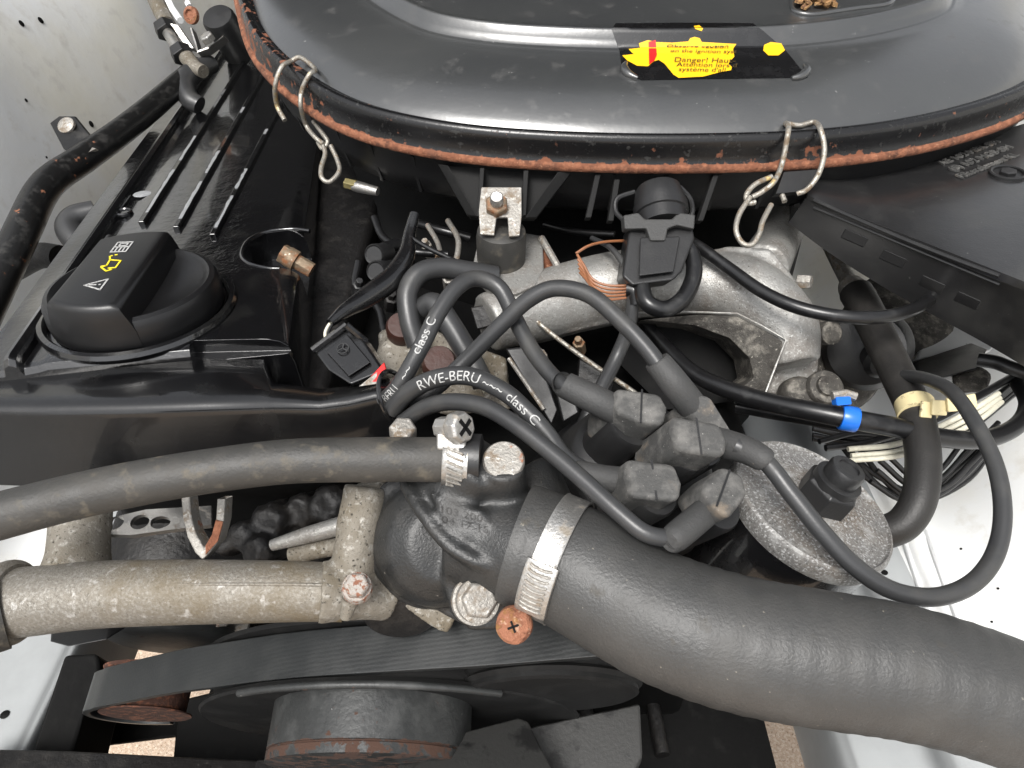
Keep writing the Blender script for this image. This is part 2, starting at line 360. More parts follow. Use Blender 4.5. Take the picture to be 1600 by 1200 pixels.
build(MB().grid(fender(1)), 'panel', 'fender_white', root2)
build(MB().grid(fender(1, False)), 'rail', 'rail_paint', root2)
bpy.context.view_layer.update()
def bvh_of(o):
    vs, fs = [], []
    for ch in o.children:
        k_ = len(vs); vs += [v.co + ORIG[o.name] for v in ch.data.vertices]; fs += [[i + k_ for i in p.vertices] for p in ch.data.polygons]
    return BVHTree.FromPolygons(vs, fs)
def hit(bv, x, y, off=0.):
    r = RAY(x, y).normalized(); loc, n, i, d = bv.ray_cast(CAM, r)
    if loc is None: return None, None
    if n.dot(r) > 0: n = -n
    return loc + n * off, n
bvl, bvr = bvh_of(root), bvh_of(root2)
for pr, bv, lst in ((root, bvl, ((33, 37, 5), (63, 32, 5), (40, 157, 3), (142, 194, 5), (72, 246, 2), (8, 1117, 7))), (root2, bvr, ((1382, 895, 5), (1405, 939, 5), (1502, 858, 2), (1550, 972, 2), (1560, 920, 2)))):
    for (x, y, r) in lst:
        p, n = hit(bv, x, y, .0006)
        if p: build(MB().lathe(p, n, [(m(r, (p - CAM).dot(FW)), 0), (m(r, (p - CAM).dot(FW)) * .8, .0004)], 14), 'drain_hole', 'void_black', pr)
# welded seam beads on the right wing
for (a, b_) in (((1412, 840), (1452, 965)), ((1445, 830), (1495, 965))):
    pts = []
    for i in range(9):
        t = i / 8; p, n = hit(bvr, a[0] + (b_[0] - a[0]) * t, a[1] + (b_[1] - a[1]) * t, .0)
        if p: pts.append(p)
    if len(pts) > 2: build(MB().tube(pts, .0022, 8), 'seam_bead', 'fender_grey', root2)

# the raised bonnet whose black underside the glossy parts reflect
bon = thing('bonnet', 'raised bonnet with black underside behind the engine, above the frame', 'bonnet', V((0, 1.33, .30)))
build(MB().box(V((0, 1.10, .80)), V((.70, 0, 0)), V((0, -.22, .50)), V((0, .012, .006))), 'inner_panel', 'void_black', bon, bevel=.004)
# dark crossmember / bulkhead mass
blk = thing('engine_block', 'dark greasy engine block casting deep below the hoses', 'engine', (-.05, .5, -.6))
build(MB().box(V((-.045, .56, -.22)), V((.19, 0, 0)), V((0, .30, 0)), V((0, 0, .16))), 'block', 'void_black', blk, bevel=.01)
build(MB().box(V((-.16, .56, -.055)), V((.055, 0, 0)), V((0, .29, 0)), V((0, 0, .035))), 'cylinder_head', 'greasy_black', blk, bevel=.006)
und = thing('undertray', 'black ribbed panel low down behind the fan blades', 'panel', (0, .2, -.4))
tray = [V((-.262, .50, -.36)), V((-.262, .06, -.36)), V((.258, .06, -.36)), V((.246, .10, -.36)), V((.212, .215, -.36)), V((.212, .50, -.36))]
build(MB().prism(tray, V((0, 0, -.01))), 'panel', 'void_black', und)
for (x0, y0, x1, y1) in ((905, 1062, 920, 1130), (1010, 1050, 1035, 1180), (830, 1070, 815, 1125)):
    a, b_ = PZ(x0, y0, -.345), PZ(x1, y1, -.345)
    build(MB().tube([a, a.lerp(b_, .5), b_], .006, 10), 'rib', 'greasy_black', und)
bh = thing('bulkhead', 'black bulkhead behind the air cleaner at the top edge', 'car panel', (0, 1.3, -.4))
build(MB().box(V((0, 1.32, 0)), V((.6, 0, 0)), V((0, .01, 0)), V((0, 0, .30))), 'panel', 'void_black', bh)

# ================================================================== valve cover
VN = V((0, sin(radians(5)), cos(radians(5))))
V0 = P(225, 470, .40)
def VC(x, y, h=0.): return PP(x, y, V0 + VN * h, VN)
e0, e1 = VC(0, 530), VC(350, 52)
VA = (e1 - e0).normalized(); VX = VA.cross(VN).normalized()
VO = VC(66, 420)
def uw(x, y):
    p = VC(x, y) - VO; return p.dot(VA), p.dot(VX)
def VL(u, w, h): return VO + VA * u + VX * w + VN * h
u_front = uw(200, 556)[0]; u_back = uw(352, 52)[0] + .06
w1 = uw(108, 420)[1]; w2 = uw(128, 420)[1]; w3 = uw(150, 420)[1]; wr = uw(462, 470)[1]
vc_root = thing('valve_cover', 'glossy black painted valve cover with long ribs and chipped paint', 'valve cover', VL(0, wr / 2, -.06))
prof = [(-.001, -.03), (-.001, -.0035), (.0005, -.002), (w1 - .001, -.002), (w1, -.0015), (w1 + .001, .003), ((w1 + w2) / 2, .0045), (w2 - .001, .003), (w2 + .001, -.002), (w3, -.001), (w3 + .004, 0), (wr - .012, 0), (wr - .006, -.0012), (wr - .002, -.004), (wr, -.009), (wr + .004, -.06)]
cm = MB(); us = [u_front, u_front + .002, u_front + .005] + [u_front + .005 + (u_back - u_front - .005) * i / 12 for i in range(1, 13)]
rows = []
for i, u in enumerate(us):
    dz = (-.004, -.001, 0)[i] if i < 3 else 0
    rows.append([VL(u, w, (h + dz)) for w, h in prof])
k = len(prof); vs = [p for r in rows for p in r]; fs = []
for i in range(len(us) - 1):
    for j in range(k - 1): fs.append([i * k + j, i * k + j + 1, (i + 1) * k + j + 1, (i + 1) * k + j])
    fs.append([i * k + k - 1, i * k, (i + 1) * k, (i + 1) * k + k - 1])
fs.append(list(range(k))); fs.append([(len(us) - 1) * k + j for j in range(k)][::-1])
cm.add(vs, fs)
# bolt pocket cut into the top
pk = [(378, 398), (388, 378), (415, 364), (455, 359), (490, 364), (508, 386), (560, 400), (555, 425), (470, 419), (415, 418), (388, 411)]
cutter2 = MB().prism([VC(x, y) + VN * .02 for x, y in ((298, 532), (480, 528), (520, 640), (275, 640))], VN * -.0275)
cutter = MB().prism([VC(x, y) + VN * .02 for x, y in pk], VN * -.040)
build(cm, 'cover_shell', 'cover_paint', vc_root, cut=[cutter, cutter2], bevel=.0022, seg=3)
build(MB().tube([V(q) for q in crom([VC(x, y, -.0006) for x, y in ((438, 420), (415, 419), (387, 411), (378, 397), (388, 377), (415, 363), (455, 358), (484, 361))], 6)], .0016, 10), 'pocket_edge', 'cover_paint', vc_root)
bo = VC(452, 406) + VN * .002; bax = dirpx(.72, .42, .15)
bolt = build(MB().lathe(bo, bax, [(.0060, -.002), (.0066, .0), (.0066, .005), (.0048, .0055), (.0048, .016)], 12), 'bolt', 'bolt_rusty', vc_root, angle=30)
build(hexhead(MB(), bo - bax * .005, bax, .0064, .007), 'bolt_head', 'bolt_rusty', bolt, bevel=.0006)
# ribs with chipped paint at the front ends
for (xa, ya, xb, yb, w) in ((394, 78, 222, 352, .0042), (418, 108, 276, 360, .0042), (450, 145, 333, 372, .0042)):
    a, b_ = VC(xb, yb), VC(xa, ya); b_ = b_ + (b_ - a) * .3; t = (b_ - a).normalized(); sd_ = t.cross(VN)
    build(MB().box((a + b_) / 2 + VN * .0008, t * (b_ - a).length / 2, sd_ * w / 2, VN * .0022), 'rib', 'cover_paint', vc_root, bevel=.0009)
    L_ = (b_ - a).length
    for (f0, f1) in ((.02, .14), (.17, .26), (.45, .48)):
        q = MB(); n_ = 9; up_, dn_ = [], []
        for i in range(n_ + 1):
            c = a + t * L_ * (f0 + (f1 - f0) * i / n_) + VN * .00325
            up_.append(c + sd_ * w * (.30 + .12 * random.random())); dn_.append(c - sd_ * w * (.05 + .25 * random.random()))
        q.prism(up_ + dn_[::-1], VN * .0002); build(q, 'paint_chip', 'bare_chip', vc_root)
p = VC(193, 332); build(MB().lathe(p, VN, [(.006, -.001), (.006, .0006), (.005, .0014), (.0042, .0006), (.0042, .0002)], 20), 'plug', 'cover_paint', vc_root)
p = VC(222, 303); build(MB().lathe(p, VN, [(.0065, 0), (.0055, .0003)], 9), 'paint_chip', 'bare_chip', vc_root)
# front step bar and gasket ledge
build(MB().tube([VC(130, 440, .004), VC(150, 408, .004), VC(172, 372, .004)], [.0028, .0032, .0026], 10), 'clip', 'plastic', vc_root)

# ================================================================== oil filler cap
cc = VC(220, 484); capr = .0440
cap = thing('oil_filler_cap', 'round black plastic oil filler cap with wide grip bar and symbols', 'oil cap', cc)
build(MB().lathe(cc, VN, [(.0495, -.002), (.051, .001), (.050, .0032), (.0475, .0036), (.046, .002), (.0445, -.002)], 64), 'collar', 'cover_paint', cap)
build(MB().lathe(cc, VN, [(capr, .001), (capr + .0004, .006), (capr, .0135), (capr - .0015, .0165), (capr - .004, .0175), (capr - .0065, .0165), (capr - .009, .0145), (.02, .0135), (.001, .0135)], 72), 'disc', 'cap_plastic', cap)
pa, pb = VC(150, 505, .02), VC(243, 372, .02); ga = (pb - pa); ga -= VN * ga.dot(VN); ga.normalize(); gb = VN.cross(ga).normalized()  # gb points left of the bar
if gb.x > 0: gb = -gb
gw = .0185; top = .0275
def cap_sec(h, w, r):
    out = []
    for s_ in (1, -1):
        for i in range(11):
            v = .0075 + w * (1 - 2 * i / 10) * s_
            out.append(cc + ga * (s_ * math.sqrt(max(r * r - v * v, 1e-8))) + gb * v + VN * h)
    return out
rows = [cap_sec(h, w, r) for h, w, r in ((.003, gw + .004, .0446), (.012, gw + .0035, .0446), (.018, gw + .002, .0444), (top - .0035, gw, .0440), (top - .0012, gw - .001, .0430), (top - .0003, gw - .0022, .0416), (top, gw - .0035, .0400))]
mbb = MB().grid(rows, close=True); o = len(mbb.v) - len(rows[-1]); mbb.f.append(list(range(o, len(mbb.v))))
build(mbb, 'grip_bar', 'cap_plastic', cap, angle=50)
gc = cc + gb * .0075 + VN * (top + .0001)
def GP(u, v): return gc + ga * u + gb * v
def sym(name, material, polys, w=.0009):
    q = MB()
    for pl_, cl in polys: q.strip([GP(*p) for p in pl_], w, VN, .0002, cl)
    build(q, name, material, cap)
def sh(pts, u0, v0, sc=1.): return [(u0 + b * sc, v0 + a * sc) for a, b in pts]   # symbols read along the bar, their tops to the left
# warning triangle near the front end, oil can in the middle, handbook at the far end
sym('warning_symbol', 'white_print', [(sh([(-.0045, -.0055), (-.0045, .0055), (.005, 0)], -.021, 0), True), (sh([(-.0005, 0), (.0025, 0)], -.021, 0), False), (sh([(-.0026, 0), (-.0022, 0)], -.021, 0), False)])
sym('oil_can_symbol', 'yellow_print', [(sh([(-.004, -.004), (-.004, .004), (.002, .0055), (.0015, -.001), (.0035, -.003), (-.0005, -.0075), (-.0025, -.006), (-.0005, -.004)], .001, 0), True), (sh([(.002, .0055), (.0036, .0098), (.0026, .0104)], .001, 0), False), (sh([(.0015, -.001), (.004, -.0018)], .001, 0), False), (sh([(.0012, .0112), (.0004, .0114)], .001, 0), False)])
sym('handbook_symbol', 'white_print', [(sh([(-.004, -.006), (-.004, .006), (.004, .006), (.004, -.006)], .022, .001), True), (sh([(-.004, 0), (.004, 0)], .022, .001), False)] + [(sh([(q, -.005), (q, -.001)], .022, .001), False) for q in (-.002, 0, .002)] + [(sh([(-.002, .0015), (-.002, .0045), (.002, .0045), (.002, .0015)], .022, .001), True)], .0008)

# ================================================================== ignition lead duct across the front
duct = thing('lead_duct', 'long black plastic ignition lead duct across the front of the valve cover', 'cable duct', P(200, 760, .36))
secs = [(-80, 572, 372, 632, .338, 755, 350), (60, 566, 368, 634, .336, 760, 350), (200, 562, 366, 632, .334, 762, 350), (330, 561, 366, 628, .333, 760, 350), (412, 562, 366, 626, .332, 752, 350), (424, 598, 350, 626, .331, 750, 350), (500, 607, 345, 628, .329, 745, 350), (545, 604, 342, 622, .328, 735, 348), (585, 594, 340, 612, .326, 725, 346), (640, 588, 340, 612, .325, 700, 344)]
rows = []
for (x, yb, db, yf, df, yd, dd) in secs:
    wd = min(1., (yf - yb) / 40.)
    B_, F_, D_ = P(x, yb, db / 1000), P(x, yf - 16 * wd, df + .004 * wd), P(x, yd, dd / 1000)
    F2 = P(x, yf + 22, df)
    back = B_ + V((0, .004, -.02)); bot = D_ + V((0, .03, -.005))
    # soft roll between top face and front face
    roll = [F_.lerp(B_, .06)] + [((F_.lerp(B_, .05)) * (1 - t) ** 2 + (P(x, yf + 2, df - .005)) * 2 * t * (1 - t) + F2 * t * t) for t in (.14, .28, .43, .57, .72, .86)] + [F2]
    rows.append([bot, back, B_ + V((0, .001, -.002)), B_, B_.lerp(F_, .5)] + roll + [F2.lerp(D_, .5), D_, D_ + V((0, .004, -.004))])
mbb = MB().grid(rows, close=True); n_ = len(rows[0]); mbb.f.append(list(range(n_))[::-1]); mbb.f.append([(len(rows) - 1) * n_ + j for j in range(n_)])
build(mbb, 'channel', 'duct_plastic', duct, angle=55)
ptsx, rx = pxpath([(590, 612, .322, 50), (606, 606, .320, 60), (625, 618, .319, 62), (640, 630, .321, 56)], 4)
c1 = P(618, 622, .327)
tx, ty, tz = basis((P(660, 610, .32) - P(560, 632, .335)))
build(MB().tube([c1 + (tx * cos(2 * pi * i / 28) * .0135 + ty * sin(2 * pi * i / 28) * .0115) for i in range(29)], .0011, 8), 'cable_tie', 'plastic_gloss', duct)

# ================================================================== ignition leads
def cap_block(pr, poly, d, vec, depths=None, groove=None):
    pts = pxpoly(poly, d)
    pc = build(MB().prism(pts, vec), 'plug_cap', 'cap_rubber', pr, bevel=.0026, seg=4)
    if groove:
        a, b_ = P(groove[0], groove[1], groove[4] if len(groove) > 4 else d), P(groove[2], groove[3], groove[5] if len(groove) > 5 else d)
        nrm = (pts[1] - pts[0]).cross(pts[2] - pts[0]).normalized()
        if nrm.dot(CAM - a) < 0: nrm = -nrm
        build(MB().strip([a + nrm * .0001, b_ + nrm * .0001], .0008, nrm, .0003), 'mould_line', 'plastic', pc)
    return pc
AW = dirpx(-.30, .42, .85)
def lead(label, path, boot, poly, d, groove, text=None, awl=.032, boot_mat='boot_rubber', cable_mat='lead_rubber'):
    path = [(x + random.uniform(-1.6, 1.6), y + random.uniform(-1.6, 1.6), d, w * .67) for x, y, d, w in path]
    boot = [(x, y, d, w * .76) for x, y, d, w in boot] if boot else boot
    pts, rs = pxpath(path, 10)
    r_ = thing('ignition_lead', label, 'ignition lead', pts[0], 'ignition leads')
    build(MB().tube(pts, rs, 20), 'cable', cable_mat, r_)
    if boot:
        bp, br = pxpath(boot, 6)
        bo_ = build(MB().tube(bp, br, 22), 'boot', boot_mat, r_)
    if poly: cap_block(r_, poly, d, AW * awl, groove=groove)
    if text:
        for (t, xy0, xy1, size, vs_) in text:
            build(tube_text(MB(), t, pts, rs, xy0, xy1, size, vshift=vs_), 'printed_lettering', 'white_print', r_)
    return r_
lead('grey ignition lead arching highest, plugged into the tan-dusted rear left cap',
     [(600, 630, .326, 40), (625, 600, .322, 40), (655, 545, .320, 40), (682, 490, .324, 40), (712, 450, .330, 39), (745, 436, .336, 39), (782, 452, .337, 39), (806, 500, .332, 39), (832, 550, .324, 39), (868, 592, .314, 39), (905, 615, .306, 39)],
     [(882, 600, .309, 52), (886, 603, .309, 56), (925, 622, .305, 60), (965, 642, .306, 62), (990, 655, .310, 60)],
     [(963, 604, .300), (1033, 614, .297), (1045, 635, .292), (1040, 665, .289), (1001, 660, .290), (961, 641, .296)], .29, (1003, 610, 1001, 660, .2984, .2897),
     text=[('BERU', (606, 622), (622, 602), .0056, .15), ('~~', (630, 590), (640, 570), .0056, .15), ('class C', (650, 552), (676, 502), .0056, .3)])
lead('grey ignition lead crossing over the highest one, running to the rear right cap',
     [(640, 640, .335, 38), (690, 598, .334, 38), (735, 556, .332, 38), (785, 505, .325, 39), (825, 468, .320, 40), (868, 449, .316, 40), (920, 462, .310, 40), (970, 502, .303, 40), (1010, 545, .297, 40), (1045, 590, .292, 40)],
     [(1026, 563, .295, 52), (1031, 570, .295, 56), (1055, 600, .293, 60), (1085, 640, .298, 62), (1115, 685, .304, 60)],
     [(1066, 626, .292), (1090, 612, .292), (1112, 617, .290), (1150, 680, .288), (1125, 700, .289), (1100, 690, .291)], .29, None)
lead('grey ignition lead with white lettering, running to the cap above the radiator hose clamp',
     [(610, 640, .322, 44), (640, 612, .316, 44), (680, 594, .310, 44), (730, 587, .304, 44), (785, 609, .297, 43), (825, 643, .292, 42), (855, 680, .290, 41), (885, 716, .290, 40), (930, 742, .294, 38)],
     [(900, 738, .288, 46), (906, 739, .288, 52), (945, 748, .288, 56), (985, 752, .290, 58), (1005, 753, .292, 56)],
     [(980, 715, .280), (1056, 724, .277), (1068, 755, .272), (1064, 783, .268), (987, 776, .270), (977, 745, .276)], .27, (1018, 720, 1026, 780, .2787, .2694),
     text=[('RWE-BERU', (660, 602), (756, 594), .0056, -.05), ('~~~', (762, 596), (790, 614), .006, -.05), ('class C', (797, 620), (834, 668), .0056, -.05)])
lead('lowest grey ignition lead running along the thermostat housing to the angled front cap',
     [(630, 660, .320, 38), (665, 636, .312, 40), (705, 628, .304, 41), (755, 634, .296, 42), (805, 662, .288, 42), (860, 706, .280, 42), (915, 755, .272, 42), (965, 800, .265, 42), (1010, 832, .261, 42), (1050, 840, .262, 42), (1075, 828, .264, 40)],
     [(1052, 842, .2615, 54), (1056, 839, .2615, 60), (1085, 815, .267, 60), (1112, 792, .274, 58), (1125, 781, .279, 56)],
     [(1096, 759, .268), (1131, 726, .272), (1163, 741, .270), (1171, 773, .265), (1141, 811, .259), (1120, 795, .260)], .265, (1140, 735, 1120, 790, .2715, .2608), awl=.022)
lead('long black coil lead looping round the right side below the oil filter housing',
     [(1150, 696, .281, 40), (1195, 720, .277, 42), (1238, 772, .272, 43), (1285, 832, .268, 44), (1335, 885, .266, 44), (1395, 922, .266, 44), (1460, 933, .268, 44), (1518, 912, .272, 43), (1555, 865, .278, 41), (1567, 800, .286, 39), (1555, 725, .297, 37), (1520, 655, .312, 35), (1485, 612, .330, 33), (1445, 590, .355, 30), (1410, 588, .375, 28)],
     [(1098, 684, .292, 60), (1130, 693, .288, 62), (1165, 703, .2815, 58), (1190, 716, .277, 54), (1197, 721, .2765, 48)],
     [(1050, 648, .283), (1126, 660, .279), (1140, 689, .275), (1134, 714, .272), (1061, 703, .274), (1049, 675, .279)], .275, (1088, 654, 1096, 709, .2812, .2731), awl=.034)

# ================================================================== distributor
DN = -AW
dc = P(1010, 735, .335)
dist = thing('distributor', 'black distributor cap under the plugged ignition leads', 'distributor', dc + AW * .05)
build(MB().lathe(dc, AW, [(.030, -.004), (.036, 0), (.038, .004), (.040, .03), (.042, .034), (.042, .06)], 48), 'cap', 'plastic', dist)
for (x, y, d, r) in ((985, 665, .31, 42), (1070, 705, .295, 42), (1090, 700, .31, 38), (1020, 775, .285, 38), (1120, 800, .285, 34)):
    build(MB().lathe(P(x, y, d), AW, [(m(r, d) * .9, -.004), (m(r, d), -.002), (m(r, d), .03), (m(r, d) * 1.15, .032), (m(r, d) * 1.15, .05)], 24), 'tower', 'plastic', dist)

# ================================================================== oil filter housing
FN = (RT * .30 + UP * .74 - FW * .62).normalized()
fc = P(1276, 780, .300); fr = .0360
filt = thing('oil_filter_housing', 'round corroded metal oil filter housing with black nut on top', 'oil filter', fc - FN * .1)
build(MB().lathe(fc, FN, [(fr * .80, -.012), (fr * .985, -.010), (fr, -.008), (fr, -.0035), (fr * .985, -.002), (fr * .95, -.0012), (fr * .93, -.0025), (fr * .90, -.0028), (fr * .5, -.0012), (.001, 0)], 72), 'lid', 'filter_alu', filt, angle=25)
build(MB().lathe(fc, -FN, [(fr * .965, .010), (fr * .965, .012), (fr * .95, .05), (fr * .93, .075), (fr * .8, .09)], 60), 'canister', 'plastic_gloss', filt)
nb = P(1294, 768, .298); nb = nb - FN * (nb - fc).dot(FN)
nut = build(MB().lathe(nb, FN, [(.0118, -.001), (.0118, .009), (.0106, .0105)], 6, ref=RT), 'nut', 'plastic', filt, bevel=.0006)
build(MB().lathe(nb + FN * .0102, FN, [(.0098, -.001), (.0098, .003), (.0082, .0036), (.0075, .0036), (.0075, .0085), (.0068, .0098), (.0045, .0100), (.0043, .0092), (.001, .0092)], 32), 'stud', 'plastic', nut, angle=30)

# ================================================================== thermostat housing (black casting) and flange
th = thing('thermostat_housing', 'black painted thermostat housing bolted in front of the ignition leads', 'thermostat housing', P(740, 980, .30))
q = MB()
tc_ = P(705, 850, .302)
q.lathe(P(682, 842, .313), dirpx(.30, -.12, -.95), [(m(112, .3), -.006), (m(112, .3), .002), (m(104, .3), .0025), (m(103, .3), .010), (m(90, .3), .018), (m(60, .3), .025), (.001, .027)], 48)
nk0, nk1 = P(735, 835, .300), P(862, 868, .283)
q.tube([nk0, nk1], [m(92, .285), m(86, .285)], 40)                                    # outlet neck
q.tube([P(700, 770, .296), P(760, 722, .284)], [.016, .013], 30)
q.tube([P(790, 800, .298), P(787, 725, .278)], [m(42, .28), m(33, .28)], 30)          # upright boss
q.tube([P(800, 800, .31), P(850, 770, .31), P(830, 735, .315)], [.018, .016, .012], 24)
q.tube([V(k_) for k_ in crom([tuple(P(*k_)) for k_ in ((632, 752, .290), (660, 800, .280), (700, 850, .274), (750, 880, .272), (790, 890, .276))], 6)], .0032, 14)
q.prism(pxpoly([(670, 770, .278), (760, 800, .273), (775, 850, .272), (720, 840, .272), (690, 810, .275)], .28), FW * .012)
ear = [(690, 905), (745, 890), (790, 915), (795, 955), (778, 985), (735, 988), (705, 965)]
q.prism(pxpoly([(x, y, .2835) for x, y in ear], .284), FW * .024)
q.prism(pxpoly([(592, 760), (640, 735), (700, 740), (735, 985), (690, 960), (640, 925), (600, 860)], .304), FW * .010)
cast = build(q, 'casting', 'cast_black', th, remesh=.0014, smooth=9, angle=179)
build(MB().lathe(P(787, 722, .2795), (CAM - P(787, 722, .28)).normalized() + V((0, .25, .5)), [(m(33, .28), -.003), (m(33, .28), .0015), (m(30, .28), .0026), (.001, .0028)], 30), 'boss_face', 'steel_dull', th)
build(MB().tube([P(690, 716, .283), P(722, 716, .2825), P(752, 717, .282)], [m(38, .28), m(40, .28), m(39, .28)], 26), 'hose_spigot', 'plastic', th)
# part number cast into the face
bvt = BVHTree.FromPolygons([v.co + root_origin(cast) for v in cast.data.vertices], [list(p.vertices) for p in cast.data.polygons])
for (t, x0, y0) in (('103 200', 686, 800), ('04 17 15', 690, 816)):
    vs, fs = text_geo(t); out = []
    for v in vs:
        p_, n_ = hit(bvt, x0 + v.x * 21 , y0 - v.y * 16 + v.x * 5.0, .0003); out.append(p_)
    build(MB().add(out, fs), 'cast_lettering', 'greasy_black', th)
# bolts
for (x, y, d, r) in ((745, 938, .2795, 34),):
    c = P(x, y, d); ax = (CAM - c).normalized() + RT * .25
    b1 = build(MB().lathe(c, ax, [(m(r, d) * 1.12, -.004), (m(r, d) * 1.12, -.001), (m(r, d), -.0008), (m(r, d), .003)], 28), 'bolt', 'steel_dull', th, angle=30)
    build(hexhead(MB(), c, ax, m(r, d) * .86, .006, chamfer=.9), 'bolt_head', 'steel_dull', b1, bevel=.0008)
c = P(630, 682, .315); build(hexhead(MB(), c, V((.1, -.2, 1)), m(22, .315), .008, chamfer=.85), 'bolt', 'steel_dull', th, bevel=.0008)

fl = thing('water_outlet_flange', 'pitted bare aluminium flange between the water pipe and thermostat housing', 'pipe flange', P(600, 960, .32))
q = MB()
q.prism(pxpoly([(548, 762), (600, 750), (610, 850), (640, 900), (712, 965), (700, 992), (680, 985), (600, 925), (556, 890), (536, 830)], .309), FW * .016)
q.tube([P(572, 760, .308), P(562, 830, .306), P(552, 895, .304)], [m(34, .31), m(36, .31), m(34, .31)], 26)
q.tube([P(500, 925, .30), P(555, 925, .304), P(610, 935, .312)], [m(96, .3) / 2, m(86, .3) / 2, m(70, .3) / 2], 30)
build(q, 'casting', 'alu_dirty', fl, remesh=.0014, smooth=4, angle=179, noise_disp=.0004)
c = P(558, 918, .286); ax = V((.15, -.35, .9))
fb = build(MB().lathe(c, ax, [(m(24, .29), -.003), (m(24, .29), 0), (m(22, .29), .0012), (m(22, .29), .002)], 24), 'bolt', 'rusty_zinc', fl)
build(hexhead(MB(), c, ax, m(20, .29), .0065), 'bolt_head', 'rusty_zinc', fb, bevel=.0008)
build(MB().tube([P(548, 935, .288), P(540, 965, .29)], [m(14, .29), m(9, .29)], 14), 'stud', 'alu_dirty', fl)
build(MB().lathe(P(628, 925, .325), V((.1, -.9, .1)), [(m(62, .31), 0), (m(64, .31), .008), (m(60, .31), .012), (m(50, .31), .014)], 40), 'gasket_ring', 'greasy_black', fl)

# ================================================================== aluminium water pipe
wp = thing('water_pipe', 'thick pitted aluminium water pipe running left below the heater hose', 'pipe', P(250, 980, .31))
pts, rs = pxpath([(-30, 946, .310, 112), (40, 940, .308, 107), (150, 929, .305, 103), (280, 925, .303, 99), (400, 924, .302, 95), (480, 924, .302, 91), (540, 926, .303, 88)], 8)
build(MB().tube(pts, rs, 40, cap=False), 'pipe', 'alu_pipe', wp)
pts2 = [p_ + (CAM - p_).normalized() * r_ * .965 + UP * r_ * .22 for p_, r_ in zip(pts, rs)]
build(MB().tube(pts2[4:], .0007, 8), 'casting_seam', 'alu_pipe', wp)
pts, rs = pxpath([(0, 942, .309, 118), (8, 942, .3085, 128), (20, 941, .308, 130), (30, 940, .3078, 116)], 4)
build(MB().tube(pts, rs, 40), 'bead', 'alu_pipe', wp)
pts, rs = pxpath([(118, 905, .318, 110), (122, 870, .322, 92), (124, 845, .326, 88), (126, 820, .33, 88), (127, 790, .335, 88)], 5)
build(MB().tube(pts, rs, 30), 'stub', 'alu_dirty', wp)
pts, rs = pxpath([(-60, 965, .300, 138), (-20, 953, .304, 138), (4, 946, .307, 136)], 5)
build(MB().tube(pts, rs, 36), 'hose_end', 'hose_rubber', None, label='black rubber hose end pushed over the left end of the aluminium pipe', cat='hose')

# ================================================================== heater hose and its worm clamp
hh_pts, hh_rs = pxpath([(-60, 822, .262, 78), (0, 806, .264, 76), (100, 780, .267, 73), (200, 758, .270, 72), (320, 737, .273, 70), (450, 721, .276, 70), (580, 718, .279, 70), (660, 718, .281, 70), (706, 718, .282, 71), (733, 719, .2825, 72)], 8)
build(MB().tube(hh_pts, hh_rs, 36), 'heater_hose', 'hose_rubber', None, label='dusty black heater hose running left from the thermostat housing', cat='hose')

def worm_clamp(label, c, axis, r, width, screw_dir, mat_band, mat_screw, mat_tip, screw_r, tail):
    """band round the hose, toothed strip, screw housing, cross-slot screw"""
    x, y, a = basis(axis, screw_dir)
    rt = thing('hose_clamp', label, 'hose clamp', c - x * r, None)
    n = 64; rows = []
    for h, rr in ((-width / 2, r + .0002), (-width / 2, r + .0012), (-width / 2 + .0008, r + .0009), (width / 2 - .0008, r + .0009), (width / 2, r + .0012), (width / 2, r + .0002)):
        rows.append([c + a * h + (x * cos(2 * pi * j / n) + y * sin(2 * pi * j / n)) * rr for j in range(n)])
    build(MB().grid(rows, close=True), 'band', mat_band, rt, angle=30)
    return rt, x, y, a
# small clamp
ca = (P(760, 720, .2825) - P(670, 716, .281)).normalized()
cc_ = P(711, 719, .282)
rt, x, y, a = worm_clamp('small steel worm clamp on the heater hose with shiny cross slot screw', cc_, ca, m(36, .282), .0098, UP, 'steel', 'steel', 'steel', .005, 0)
tooth = []
for i in range(7):
    ang = radians(-62 + i * 14.5); n_ = (-FW * cos(ang) + UP * sin(ang)); n_ = (n_ - a * n_.dot(a)).normalized(); t_ = a.cross(n_)
    pc_ = cc_ + n_ * (m(36, .282) + .0014)
    build(MB().box(pc_, (a * .92 + t_ * .38) * .0034, (t_ * .92 - a * .38) * .00045, n_ * .0007), 'tooth', 'steel_dull', rt, bevel=.0003)
sc_ = P(716, 668, .273); sax = dirpx(.75, -.05, -.62)
hs = build(MB().box(P(706, 690, .2765), a * .0058, UP * .0035, FW * .003), 'screw_housing', 'steel', rt, bevel=.0012)
scw = build(MB().lathe(sc_ - sax * .006, sax, [(.0045, -.004), (.0045, .003), (.0062, .0036), (.0066, .005), (.0064, .0085), (.0055, .0096), (.001, .0098)], 8), 'screw', 'steel', rt, bevel=.0005)
sx, sy, _ = basis(sax, UP)
for d1 in (sx + sy, sx - sy):
    d1 = d1.normalized(); build(MB().box(sc_ + sax * .0037, d1 * .0040, sax.cross(d1) * .0008, sax * .0003), 'slot', 'void_black', scw)

